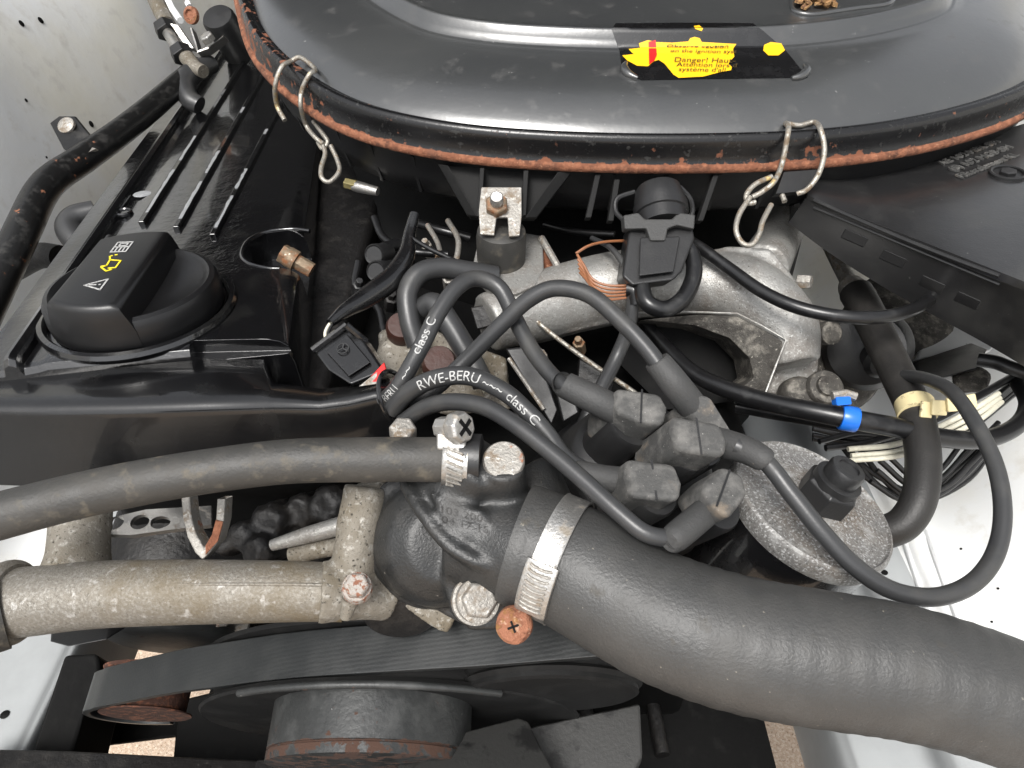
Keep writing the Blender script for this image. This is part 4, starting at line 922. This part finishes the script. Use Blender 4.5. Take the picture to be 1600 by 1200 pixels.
cable('thin_rod', 'thin grey wire running diagonally below the manifold', [(815, 480, .40, 7), (860, 520, .398, 7), (920, 565, .395, 8), (975, 602, .39, 8), (1000, 620, .39, 8)], 'zinc_wire', 'wire')

# connector with round emblem and red tag on a grey sleeved cable
cn = thing('cable_connector', 'square black connector with round emblem and red tag above the lead duct', 'connector', P(550, 600, .345))
pts, rs = pxpath([(648, 335, .41, 16), (640, 365, .405, 20), (634, 400, .395, 28), (612, 435, .385, 36), (575, 463, .372, 34), (540, 485, .36, 24), (515, 505, .352, 14)], 8)
build(MB().tube(pts, rs, 18), 'sleeve', 'plastic_gloss', cn)
for o_, mt2 in ((0, 'white_wire'), (5, 'black_cable')):
    pts, rs = pxpath([(545 + o_, 480, .361, 5), (520 + o_, 500, .354, 5), (508 + o_, 520, .350, 5), (512 + o_, 535, .348, 5)], 5); build(MB().tube(pts, rs, 8), 'wire', mt2, cn)
bl = build(MB().prism(pxpoly([(488, 546, .346), (541, 506, .352), (570, 534, .346), (601, 580, .338), (548, 602, .334), (512, 578, .338)], .34), FW * .016), 'connector_body', 'plastic_gloss', cn, bevel=.0015, seg=3)
build(MB().prism(pxpoly([(510, 549, .3435), (543, 522, .3475), (580, 566, .3395), (546, 588, .3355)], .34), -FW * .0012), 'face_panel', 'plastic_gloss', bl, bevel=.0005)
fn_ = (P(545, 527, .3455) - P(518, 548, .3425)).cross(P(546, 578, .3365) - P(518, 548, .3425)).normalized()
if fn_.dot(-FW) < 0: fn_ = -fn_
ec = P(536, 545, .3412); ex, ey, _ = basis(fn_, UP)
em = MB(); em.strip([ec + (ex * cos(2 * pi * i / 20) + ey * sin(2 * pi * i / 20)) * .0028 for i in range(20)], .0004, fn_, .0006, True)
for i in range(3): em.strip([ec, ec + (ex * cos(2 * pi * i / 3) + ey * sin(2 * pi * i / 3)) * .0028], .0005, fn_, .0006)
build(em, 'emblem', 'lead_rubber', bl)
for (x0, y0, x1, y1) in ((488, 548, 541, 508), (541, 508, 572, 534)):
    build(MB().tube([P(x0, y0, .3445), P(x1, y1, .3495)], .0018, 8), 'edge_rib', 'plastic_gloss', bl)
build(MB().prism(pxpoly([(570, 598, .331), (600, 566, .334), (604, 580, .332), (592, 596, .330)], .333), FW * .002), 'red_tag', 'red', cn, bevel=.0003)
build(MB().prism(pxpoly([(560, 604, .330), (590, 580, .3325), (588, 600, .330)], .333), FW * .002), 'grey_tag', 'steel_dull', cn, bevel=.0003)
for i_, (x, y, d) in enumerate(((585, 398, .42), (588, 424, .415))):
    pb_ = thing('round_plug', ('upper' if i_ == 0 else 'lower') + ' of two small round black plugs left of the fuel hoses', 'electrical plug', P(x, y, d), 'round plugs')
    build(MB().lathe(P(x, y, d), dirpx(-.25, .2, -.9), [(m(17, d), -.016), (m(17, d), 0), (m(15, d), .0012), (m(13, d), .0006), (.001, .0006)], 22), 'plug_body', 'plastic', pb_)
    pts, rs = pxpath([(x + 4, y - 4, d + .01, 22), (x + 30, y - 14, d + .02, 20), (x + 55, y - 18, d + .03, 16)], 4); build(MB().tube(pts, rs, 12), 'cable', 'black_cable', pb_)

# fuel hoses and injector base
cable('fuel_hose', 'thick grey rubber hose bending in a hook behind the ignition leads', [(775, 432, .40, 33), (735, 425, .395, 33), (690, 419, .39, 33), (655, 428, .385, 33), (637, 458, .382, 33), (640, 500, .380, 33), (652, 540, .380, 33)], 'lead_rubber', 'hose', 8, None, 20)
cable('fuel_hose', 'short thick grey rubber hose running down right behind the ignition leads', [(662, 480, .384, 34), (680, 476, .380, 36), (705, 510, .376, 36), (730, 552, .372, 36), (755, 600, .368, 36)], 'lead_rubber', 'hose', 8, None, 20)
cable('thin_cable', 'thin black wire arching from the connector sleeve over to the rubber mount', [(640, 370, .40, 7), (670, 388, .402, 8), (710, 408, .404, 9), (745, 430, .406, 9)], 'black_cable', 'wire')
ib = thing('injector_base', 'stained metal injector base with red-brown seals under the leads', 'injector base', P(660, 600, .40))
q = MB(); q.prism(pxpoly([(588, 520), (640, 500), (720, 530), (790, 560), (800, 640), (700, 650), (600, 620)], .395), FW * .02)
q.lathe(P(625, 560, .392), V((0, -.5, .85)), [(.014, -.004), (.013, .002), (.011, .004)], 24)
build(q, 'plate', 'alu_dirty', ib, remesh=.0018, smooth=3, angle=179, noise_disp=.0008)
for (x, y, r) in ((628, 512, 25), (686, 566, 27)):
    build(MB().lathe(P(x, y, .388), V((.1, -.45, .85)), [(m(r, .388), -.006), (m(r, .388), .001), (m(r * .85, .388), .004), (m(r * .7, .388), .004)], 28), 'seal', 'seal_red', ib)
for (pp_) in ([(790, 545, .385), (835, 540, .385), (872, 640, .375), (862, 665, .374)], [(868, 610, .372), (892, 605, .372), (905, 645, .368), (880, 660, .368)]):
    build(MB().prism(pxpoly(pp_, .38), FW * .012), 'bracket', 'plastic', ib, bevel=.001)
build(MB().tube([P(795, 560, .383), P(850, 640, .374)], .0012, 8), 'bracket_edge', 'steel_dull', ib)
build(MB().tube([P(742, 570, .37), P(765, 610, .365)], .0035, 12), 'pale_tube', 'white_wire', ib)

for (pth, mt2) in (([(700, 345, .47, 9), (716, 375, .45, 9), (712, 410, .44, 10), (700, 440, .43, 10)], 'steel_dull'), ([(668, 352, .47, 8), (684, 380, .455, 8), (690, 408, .44, 8)], 'steel_dull'),
    ([(585, 340, .46, 12), (600, 372, .45, 12), (640, 392, .44, 12), (700, 398, .44, 12)], 'black_cable'), ([(850, 350, .47, 10), (900, 362, .46, 10), (960, 366, .45, 10)], 'black_cable'),
    ([(640, 345, .48, 14), (690, 360, .47, 14), (735, 372, .47, 14)], 'black_cable'), ([(560, 410, .44, 12), (556, 450, .43, 12), (590, 480, .42, 12), (600, 520, .41, 12)], 'black_cable')):
    pts, rs = pxpath(pth, 6); build(MB().tube(pts, rs, 12), 'fuel_line', mt2, ib)
for (x, y, d, r, mt2) in ((702, 440, .43, 11, 'steel_dull'), (690, 408, .44, 10, 'bolt_rusty'), (560, 450, .43, 10, 'plastic'), (668, 388, .46, 9, 'steel_dull'), (612, 470, .42, 12, 'greasy_black'), (845, 560, .40, 12, 'steel_dull'), (905, 540, .42, 10, 'bolt_rusty')):
    build(MB().lathe(P(x, y, d), V((random.uniform(-.3, .3), -.4, .9)), [(m(r, d), -.008), (m(r, d), .004), (m(r * .6, d), .0045), (m(r * .6, d), .009)], 6), 'union_nut', mt2, ib, bevel=.0005)
for pp_ in ([(735, 480, .40), (790, 470, .402), (800, 500, .398), (745, 515, .396)], [(905, 560, .41), (960, 590, .405), (950, 640, .40), (900, 620, .405)], [(800, 640, .36), (850, 650, .358), (880, 700, .352), (830, 690, .355)]):
    build(MB().prism(pxpoly(pp_, .4), FW * .006), 'bracket', 'greasy_black', ib, bevel=.001)
# ================================================================== right side hoses and looms
vh = thing('breather_hose', 'thick black hose descending right of the manifold with tarnished clips', 'hose', P(1400, 850, .35))
pts, rs = pxpath([(1296, 380, .485, 24), (1312, 412, .47, 25), (1326, 440, .455, 26), (1330, 448, .45, 40), (1345, 468, .44, 50)], 5)
build(MB().tube(pts, rs, 24), 'metal_neck', 'steel_dull', vh)
pts, rs = pxpath([(1338, 458, .444, 50), (1352, 482, .432, 50), (1378, 535, .405, 50), (1405, 590, .382, 51), (1428, 640, .364, 52), (1440, 690, .350, 52), (1442, 740, .340, 52), (1434, 785, .334, 52), (1412, 818, .334, 52), (1380, 832, .338, 52), (1350, 836, .345, 52)], 8)
build(MB().tube(pts, rs, 32), 'hose', 'dark_hose', vh)
c = P(1431, 640, .3625); ax = (P(1436, 670, .355) - P(1420, 615, .372)).normalized()
build(MB().lathe(c, ax, [(.0088, -.0045), (.0094, -.0042), (.0094, .0042), (.0088, .0045)], 32), 'band', 'cream', vh, angle=30)
for (x, y, d, w_, h_, rot) in ((1447, 640, .350, 9, 13, .1), (1467, 637, .348, 12, 12, .05), (1489, 632, .346, 10, 11, -.1), (1512, 628, .344, 13, 11, -.2)):
    xx = dirpx(cos(rot), -sin(rot) * -1, 0); yy = dirpx(sin(rot) * -1, cos(rot), 0)
    xx = (RT * cos(rot) + UP * -sin(rot)); yy = (RT * sin(rot) + UP * cos(rot))
    build(MB().box(P(x, y, d), xx * m(w_, d), yy * m(h_, d), FW * .001), 'clip', 'cream', vh, bevel=.0006)
for i, (lab, pth, mm) in enumerate((
    ('upper of the cream wires passing behind the black hose', [(1325, 702, .375, 9), (1400, 694, .375, 9), (1465, 668, .375, 9), (1520, 640, .38, 9), (1560, 615, .39, 9)], 'white_wire'),
    ('middle of the cream wires passing behind the black hose', [(1330, 712, .373, 8), (1405, 704, .373, 8), (1470, 676, .373, 8), (1525, 648, .378, 8), (1562, 622, .39, 8)], 'white_wire'),
    ('lower of the cream wires passing behind the black hose', [(1325, 720, .371, 8), (1405, 712, .371, 8), (1475, 684, .371, 8), (1530, 656, .376, 8), (1565, 628, .39, 8)], 'white_wire'),
    ('topmost thin black wire in the bundle right of the filter', [(1290, 700, .38, 11), (1360, 690, .382, 11), (1450, 660, .384, 12), (1530, 618, .39, 12), (1580, 590, .40, 12)], 'black_cable'),
    ('black wire under the blue clip in the bundle above the filter', [(1280, 690, .385, 9), (1340, 676, .39, 10), (1390, 684, .39, 10), (1450, 690, .385, 10)], 'black_cable'),
    ('outer black wire loop hanging right of the filter', [(1370, 735, .37, 9), (1420, 772, .372, 9), (1475, 762, .376, 10), (1520, 720, .38, 10), (1555, 680, .385, 10)], 'black_cable'),
    ('middle black wire loop hanging right of the filter', [(1375, 720, .372, 9), (1425, 760, .374, 9), (1470, 748, .378, 9), (1510, 706, .382, 9), (1540, 670, .388, 9)], 'black_cable'),
    ('inner black wire loop hanging right of the filter', [(1390, 715, .374, 8), (1430, 748, .376, 8), (1468, 735, .38, 8), (1500, 696, .384, 8), (1530, 660, .39, 8)], 'black_cable'),
    ('lowest black wire loop hanging right of the filter', [(1360, 752, .368, 8), (1410, 782, .371, 8), (1460, 776, .375, 8), (1505, 745, .379, 9), (1545, 700, .383, 9)], 'black_cable'),
    ('ribbed black conduit under the snorkel at the right edge', [(1528, 562, .40, 22), (1555, 566, .395, 22), (1580, 575, .39, 22), (1630, 590, .385, 22)], 'plastic'))):
    cable('loom_wire', lab, pth, mm, 'wire', 8, 'wires of the right hand loom', 12)
wb = thing('wire_bundle', 'bundle of thin black wires filling the gap behind the filter and hose', 'wires', P(1420, 760, .40))
for i in range(14):
    o1, o2 = random.uniform(-14, 14), random.uniform(-16, 16)
    if i < 8: pth = [(1270, 672 + o1, .395, 8), (1350, 690 + o1 + o2 * .3, .392, 9), (1430, 700 + o2, .39, 9), (1510, 668 + o2, .395, 9), (1585, 610 + o2, .41, 9)]
    else: pth = [(1330 + o1, 700, .385, 7), (1375 + o1, 750 + o2 * .6, .384, 8), (1440, 775 + o2 * .6, .386, 8), (1500 + o1, 735 + o2, .39, 8), (1560, 670 + o2, .40, 8)]
    pts, rs = pxpath(pth, 6); build(MB().tube(pts, rs, 10), 'wire', 'black_cable', wb)
bb = thing('relay_box', 'black angular box with pale flank behind the hose under the snorkel', 'relay box', P(1480, 620, .45))
build(MB().prism(pxpoly([(1430, 565, .46), (1520, 535, .46), (1545, 545, .44), (1530, 575, .42), (1440, 600, .43)], .44), V((0, .02, -.03))), 'box', 'plastic', bb, bevel=.002)
build(MB().prism(pxpoly([(1432, 562, .475), (1452, 490, .505), (1500, 465, .51), (1570, 520, .49), (1550, 548, .475)], .48), V((0, .02, -.03))), 'flank', 'fender_grey', bb, bevel=.002)
build(MB().prism(pxpoly([(1500, 585, .425), (1535, 570, .43), (1556, 585, .425), (1548, 612, .415), (1505, 615, .415)], .42), FW * .012), 'grey_cover', 'alu_stained', bb, bevel=.004, seg=3)

# ================================================================== top left hardware and black pipe
bp = thing('black_pipe', 'bent black steel pipe with rust specks along the left wing', 'pipe', P(100, 300, .6))
mat('pipe_black', (.014, .014, .014), .35, bump=((300, .15),), layers=(((.05, .048, .045), .6, 0, 90, .52, .7), ((.2, .08, .04), .9, 0, 110, .66, .70)))
pts, rs = pxpath([(-40, 520, .470, 54), (5, 425, .50, 52), (40, 350, .525, 50), (62, 305, .545, 48), (85, 278, .56, 46), (130, 248, .585, 43), (190, 205, .62, 39), (240, 165, .655, 36), (280, 130, .69, 33), (310, 105, .72, 31)], 8)
build(MB().tube(pts, rs, 28), 'tube', 'pipe_black', bp)
tb = build(MB().prism(pxpoly([(77, 192, .60), (92, 181, .605), (117, 181, .605), (152, 224, .592), (140, 240, .588), (113, 246, .583), (98, 232, .588)], .6), FW * .003), 'bracket', 'pipe_black', bp, bevel=.0012)
build(MB().lathe(P(105, 197, .5985), dirpx(-.1, -.2, -.95), [(.0075, 0), (.0072, .002), (.004, .003), (.001, .003)], 20), 'bolt', 'steel_dull', tb)
build(MB().prism(pxpoly([(108, 240, .583), (135, 228, .585), (150, 232, .58), (118, 248, .575)], .58), FW * .004), 'strap', 'steel_dull', tb)
build(MB().tube([P(222, 168, .64), P(228, 155, .645), P(236, 158, .645)], .002, 8), 'hook', 'plastic', bp)
cable('rubber_grommet', 'lower black rubber hose bulge poking out left of the valve cover flange', [(160, 392, .52, 34), (125, 380, .52, 38), (108, 358, .525, 40), (118, 340, .53, 38), (150, 330, .535, 34)], 'lead_rubber', 'hose', 8, None, 18)
cable('rubber_grommet', 'upper black rubber hose bulge poking out near the metal pipe union', [(330, 100, .72, 28), (300, 115, .70, 32), (288, 133, .69, 34), (296, 155, .68, 30), (312, 165, .68, 28)], 'lead_rubber', 'hose', 8, None, 18)
cable('rubber_grommet', 'dark hose stub in the gap left of the valve cover by the frame edge', [(20, 420, .56, 40), (60, 400, .56, 40), (95, 402, .55, 38)], 'greasy_black', 'hose', 6, None, 18)
un = thing('pipe_union', 'metal pipe union with black nuts and bracket at top left', 'pipe union', P(300, 90, .72))
pts, rs = pxpath([(232, -30, .80, 26), (248, 10, .77, 25), (262, 38, .745, 24)], 5); build(MB().tube(pts, rs, 20), 'upper_pipe', 'alu_pipe', un)
pts, rs = pxpath([(262, 50, .735, 18), (275, 70, .72, 18), (285, 85, .71, 18)], 4); build(MB().tube(pts, rs, 16), 'middle_pipe', 'steel', un)
pts, rs = pxpath([(292, 90, .705, 24), (305, 105, .695, 22), (318, 112, .69, 20)], 4); build(MB().tube(pts, rs, 16), 'lower_pipe', 'alu_dirty', un)
for (x, y, d) in ((259, 46, .735), (284, 84, .706)):
    build(MB().lathe(P(x, y, d), dirpx(.5, .85, -.3), [(m(17, d), -.006), (m(17, d), .006)], 6), 'black_nut', 'plastic', un, bevel=.001)
build(MB().tube([P(258, -10, .77), P(270, 15, .755), P(282, 32, .74)], .0035, 8), 'rod', 'fender_white', un)
for k_ in range(3): build(MB().box(P(283 + k_ * 4, 58 + k_ * 1, .715), RT * .0015, (UP * .8 - RT * .55) * .015, FW * .004), 'bracket_leaf', 'steel', un, bevel=.0006)
pts = [P(297, 45, .71), P(305, 70, .705), P(308, 82, .70), P(325, 76, .70), P(348, 58, .705)]
q = MB()
for i in range(4): q.prism([pts[i], pts[i + 1], pts[i + 1] + FW * .012, pts[i] + FW * .012], UP * .002 + RT * .001)
build(q, 'bracket', 'steel', un)
build(hexhead(MB(), P(328, 64, .70), dirpx(-.35, -.5, -.8), m(11, .7), .007), 'bolt', 'steel', un, bevel=.0006)
tg = thing('rusty_eyelet', 'small rusty oval eyelet hanging beside the metal pipe union', 'eyelet', P(299, 30, .73))
build(MB().lathe(P(299, 24, .73), dirpx(-.35, .3, -.9), [(.0085, -.002), (.0085, .002), (.0055, .003), (.0045, .001), (.001, .001)], 20), 'eye', 'rust_light', tg)
build(MB().tube([P(296, 10, .735), P(293, 4, .737)], .003, 8), 'tip', 'fender_white', tg)
ds = thing('black_drum', 'dark round rubber drum behind the valve cover at the top left', 'drum', P(345, 60, .8))
build(MB().lathe(P(342, 30, .80), dirpx(-.1, -.3, -.9), [(m(26, .8), -.05), (m(26, .8), 0), (m(23, .8), .004), (.001, .005)], 30), 'drum_body', 'plastic', ds)

# ================================================================== belt drive
BA = V((0, cos(radians(14)), sin(radians(14)))); BX = V((1, 0, 0)); BZ = BX.cross(BA).normalized()   # pulley axis, and the pulley plane
B0 = P(560, 1052, .325)
def BP(x, y, h=0.): return PP(x, y, B0 + BA * h, BA)
belt = thing('drive_belt', 'wide black ribbed drive belt running over the pulleys', 'drive belt', B0)
fe = [(146, 1106), (200, 1095), (270, 1082), (340, 1073), (420, 1063), (500, 1056), (580, 1051), (660, 1046), (760, 1040), (860, 1032), (960, 1024), (1060, 1020), (1160, 1022)]
top = [V(q_) for q_ in crom([tuple(BP(x, y)) for x, y in fe], 6)]
p0 = top[0]; lp_r = .030; lc = p0 + BX * .012 - BZ * lp_r
path = [lc + (-BX * sin(t_) + BZ * cos(t_)) * lp_r for t_ in [radians(a_) for a_ in range(200, 30, -12)]]
full = path + top
bw = .0215; tk = .004; rows = []
for i, p in enumerate(full):
    t = (full[min(i + 1, len(full) - 1)] - full[max(i - 1, 0)]).normalized(); n_ = t.cross(BA).normalized()
    if i < len(path): n_ = (p - lc).normalized()
    elif n_.z < 0: n_ = -n_
    rows.append([p, p + BA * bw, p + BA * bw - n_ * tk, p - n_ * tk])
build(MB().grid(rows, close=True), 'band', 'belt_rubber', belt, bevel=.0005)
wpul = thing('water_pump_pulley', 'grey water pump pulley and fan hub under the belt', 'pulley', BP(560, 1120) - BZ * .06)
R1 = .105; pc = BP(568, 1053) - BZ * (R1 + tk * .4)
build(MB().lathe(pc - BA * .004, BA, [(R1 * .75, 0), (R1 + .001, 0), (R1 + .0022, .0012), (R1 + .001, .003), (R1 - .004, .004), (R1 - .004, .026), (R1 + .004, .027), (R1 + .005, .029), (R1 * .7, .031)], 140), 'rim', 'plastic_dull', wpul)
build(MB().tube([pc - BA * .0045 + (BX * sin(t_) + BZ * cos(t_)) * (R1 + .0015) for t_ in [radians(-36 + 2 * k_) for k_ in range(37)]], .0019, 10), 'rim_lip', 'hub_grey', wpul)
R2 = .051; ht = BP(560, 1060) - BZ * R2
build(MB().lathe(ht, -BA, [(R2, -.004), (R2, .0), (R2, .010), (R2, .0245), (R2, .0252), (R2 - .0012, .0255), (R2 - .0012, .0262), (R2, .0265), (R2, .031), (R2 * .6, .033), (.001, .033)], 90, wear=[0, 0, 0, .04, .30, .5, .5, .42, .34, .3, .3]), 'hub', 'hub_grey', wpul, angle=30)
rp = thing('idler_pulley', 'black grooved idler pulley half hidden behind the radiator hose', 'pulley', BP(870, 1060))
R3 = .045; ic = BP(868, 1042) - BZ * R3
build(MB().lathe(ic - BA * .003, BA, [(R3 * .5, .0), (R3 - .004, -.001), (R3 - .002, 0)] + [(R3 - (.0 if j % 2 else .0022), .002 + j * .0018) for j in range(12)] + [(R3 * .5, .026)], 80), 'wheel', 'plastic_dull', rp, angle=25)
ap = thing('alternator_pulley', 'rusty flanged alternator pulley inside the belt on the left', 'pulley', lc - BZ * .03)
build(MB().lathe(lc + BX * .004, BA, [(.010, .002), (lp_r - .006, .001), (lp_r - .0042, .0012), (lp_r - .0042, .002), (.022, .003), (.022, .022), (lp_r - .001, .024), (lp_r, .026), (.01, .027)], 60), 'wheel', 'rust', ap, angle=30)
mat('dark_rust', (.10, .04, .025), .85, bump=((500, .5),), layers=(((.17, .065, .035), .9, 0, 200, .5, .62),))
ap.children[0].data.materials.clear(); ap.children[0].data.materials.append(MATS['dark_rust'])
al = thing('alternator', 'black alternator with grey cooling fan vanes below the aluminium pipe', 'alternator', P(230, 1040, .40))
ac = lc + BX * .012 + BA * .040 + BZ * .012
build(MB().lathe(ac + BA * .014, BA, [(.03, 0), (.048, .0), (.050, .004), (.050, .06), (.04, .07)], 48), 'body', 'greasy_black', al)
build(MB().lathe(ac, BA, [(.014, 0), (.036, .001), (.040, .004), (.040, .006), (.02, .006)], 48), 'fan_disc', 'hub_grey', al)
for i in range(14):
    t = 2 * pi * i / 14; r_ = BX * sin(t) + BZ * cos(t); tt = BX * cos(t) - BZ * sin(t)
    build(MB().prism([ac + r_ * .020 + BA * .004, ac + r_ * .046 + tt * .008 + BA * .004, ac + r_ * .046 + tt * .010 + BA * .013, ac + r_ * .020 + BA * .013], tt * .0016), 'fan_vane', 'steel_dull', al)
build(MB().prism(pxpoly([(78, 975, .40), (175, 972, .40), (170, 1000, .385), (105, 1012, .38), (76, 1004, .385)], .39), FW * .02), 'rear_case', 'plastic', al, bevel=.002)

# ================================================================== bits between heater hose and water pipe
vb = thing('lifting_eye', 'pointed steel lifting eye with rusty flank under the heater hose', 'lifting eye', P(318, 878, .31))
pth = [(282, 775, .312), (285, 810, .310), (292, 840, .307), (304, 864, .305), (316, 876, .304), (326, 866, .305), (342, 846, .308), (350, 815, .311), (352, 780, .314)]
inn = [(296, 775, .312), (299, 808, .310), (306, 834, .308), (316, 852, .306), (319, 856, .305), (322, 850, .306), (332, 832, .309), (337, 810, .311), (339, 780, .314)]
q = MB(); A_ = pxpoly(pth, .3); B_ = pxpoly(inn, .3); k = len(A_)
vs = A_ + B_ + [p + FW * .009 for p in A_] + [p + FW * .009 for p in B_]; fs = []
for i in range(k - 1):
    fs += [[i, i + 1, k + i + 1, k + i], [2 * k + i, 3 * k + i, 3 * k + i + 1, 2 * k + i + 1], [i, 2 * k + i, 2 * k + i + 1, i + 1], [k + i, k + i + 1, 3 * k + i + 1, 3 * k + i]]
q.add(vs, fs); build(q, 'loop', 'steel_dull', vb, bevel=.0008)
q = MB().prism([p - FW * .0006 for p in pxpoly([(322, 866, .3045), (341, 845, .3075), (349, 815, .3105), (338, 812, .3105), (332, 835, .3085), (322, 852, .3055)], .3)], FW * .001); build(q, 'rust_flake', 'rust', vb)
pp_ = thing('perforated_plate', 'pale metal plate with round holes below the heater hose', 'metal plate', P(210, 840, .34))
hol = [MB().lathe(P(x, y, .338), (CAM - P(x, y, .338)).normalized() * .4 + V((0, 0, 1)), [(.0042, -.02), (.0042, .02)], 20) for x, y in ((182, 822), (220, 818), (250, 815))]
build(MB().prism(pxpoly([(98, 838, .335), (160, 812, .338), (228, 796, .342), (330, 790, .36), (330, 820, .35), (262, 828, .335), (205, 836, .330), (160, 834, .330)], .335), V((0, 0, -.0025))), 'plate', 'steel', pp_, cut=hol)
hb_ = thing('head_front', 'rough oily aluminium casting edge left of the pipe flange', 'engine casting', P(450, 860, .36))
q = MB()
for (x, y, d, r) in ((380, 840, .36, 26), (420, 815, .365, 32), (470, 800, .37, 30), (510, 790, .365, 34), (400, 860, .355, 26), (350, 855, .36, 16), (450, 850, .37, 20), (500, 860, .36, 24)):
    q.lathe(P(x, y, d), V((random.uniform(-.5, .5), -.7, .7)), [(m(r, d), -.02), (m(r, d), 0), (m(r * .7, d), .004)], 7)
build(q, 'casting', 'greasy_black', hb_, remesh=.0018, smooth=1, angle=179, noise_disp=.0013)
build(MB().tube([P(425, 852, .348), P(480, 836, .346), P(545, 818, .345)], [m(9, .35), m(13, .35), m(15, .35)], 14), 'rib', 'alu_cast', hb_)
build(MB().tube([P(455, 868, .35), P(500, 858, .348), P(540, 852, .346)], [m(14, .35), m(14, .35), m(14, .35)], 14), 'rib', 'alu_dirty', hb_)

# ================================================================== front: fan, shroud, frame
fan = thing('cooling_fan', 'dark plastic cooling fan blades at the bottom edge', 'fan', P(700, 1200, .36))
build(MB().prism(pxpoly([(640, 1165, .350), (810, 1120, .362), (826, 1126, .360), (870, 1215, .345), (860, 1290, .32), (560, 1290, .30)], .35), V((0, -.002, -.006))), 'blade', 'blade_plastic', fan, bevel=.0015)
build(MB().prism(pxpoly([(826, 1135, .40), (1000, 1098, .41), (1004, 1180, .39), (960, 1260, .38), (860, 1240, .38)], .4), V((0, -.002, -.006))), 'blade', 'blade_plastic', fan, bevel=.0015)
build(MB().prism(pxpoly([(400, 1185, .37), (560, 1180, .37), (640, 1165, .37), (560, 1290, .34), (380, 1290, .34)], .35), V((0, -.002, -.006))), 'blade', 'greasy_black', fan, bevel=.0015)
shr = thing('fan_shroud', 'flat black plastic shroud edge along the bottom left', 'shroud', P(250, 1230, .42))
build(MB().prism(pxpoly([(-60, 1168, .44), (110, 1172, .44), (300, 1182, .44), (480, 1190, .44), (480, 1300, .40), (-60, 1300, .40)], .43), V((0, 0, -.012))), 'top_edge', 'greasy_black', shr, bevel=.002)
build(MB().box(V((-.045, .045, -.36)), V((.285, 0, 0)), V((0, .008, 0)), V((0, 0, .24))), 'bounce_blocker', 'plastic_dull', shr, bevel=.002)  # unseen wall added below the frame to block light bouncing off the ground
fr = thing('front_crossmember', 'black upright crossmember beside the grey rail at the lower left', 'crossmember', P(110, 1190, .48))
build(MB().prism(pxpoly([(100, 1022, .50), (152, 1020, .50), (158, 1050, .50), (130, 1110, .49), (112, 1180, .47), (70, 1210, .46), (38, 1205, .46)], .48), V((.0, .01, -.05))), 'upright', 'void_black', fr, bevel=.003)
build(MB().prism(pxpoly([(118, 1132, .56), (160, 1118, .56), (310, 1104, .56), (318, 1146, .54), (140, 1168, .54), (112, 1160, .54)], .55), V((0, .004, -.01))), 'crossbar', 'void_black', fr, bevel=.002)
build(MB().prism(pxpoly([(278, 1095, .56), (420, 1060, .56), (430, 1260, .50), (262, 1260, .50)], .54), V((0, .01, -.02))), 'lower_panel', 'void_black', fr, bevel=.002)
bk = build(MB().prism(pxpoly([(366, 1104, .50), (372, 1099, .50), (398, 1099, .50), (402, 1106, .50), (398, 1134, .495), (390, 1138, .495), (368, 1136, .495), (364, 1130, .495)], .5), FW * .01), 'latch', 'plastic_gloss', fr, bevel=.002)
build(MB().prism(pxpoly([(374, 1108, .497), (392, 1108, .497), (390, 1130, .493), (372, 1130, .493)], .5), FW * .004), 'latch_face', 'cover_paint', bk, bevel=.001)
rb_ = thing('rusty_pipe', 'rusty brown pipe bend in the dark behind the fan blades', 'pipe', P(840, 1120, .5))
pts, rs = pxpath([(852, 1062, .52, 26), (842, 1090, .51, 26), (832, 1125, .50, 25), (826, 1140, .49, 25)], 5); build(MB().tube(pts, rs, 16), 'bend', 'seal_red', rb_)
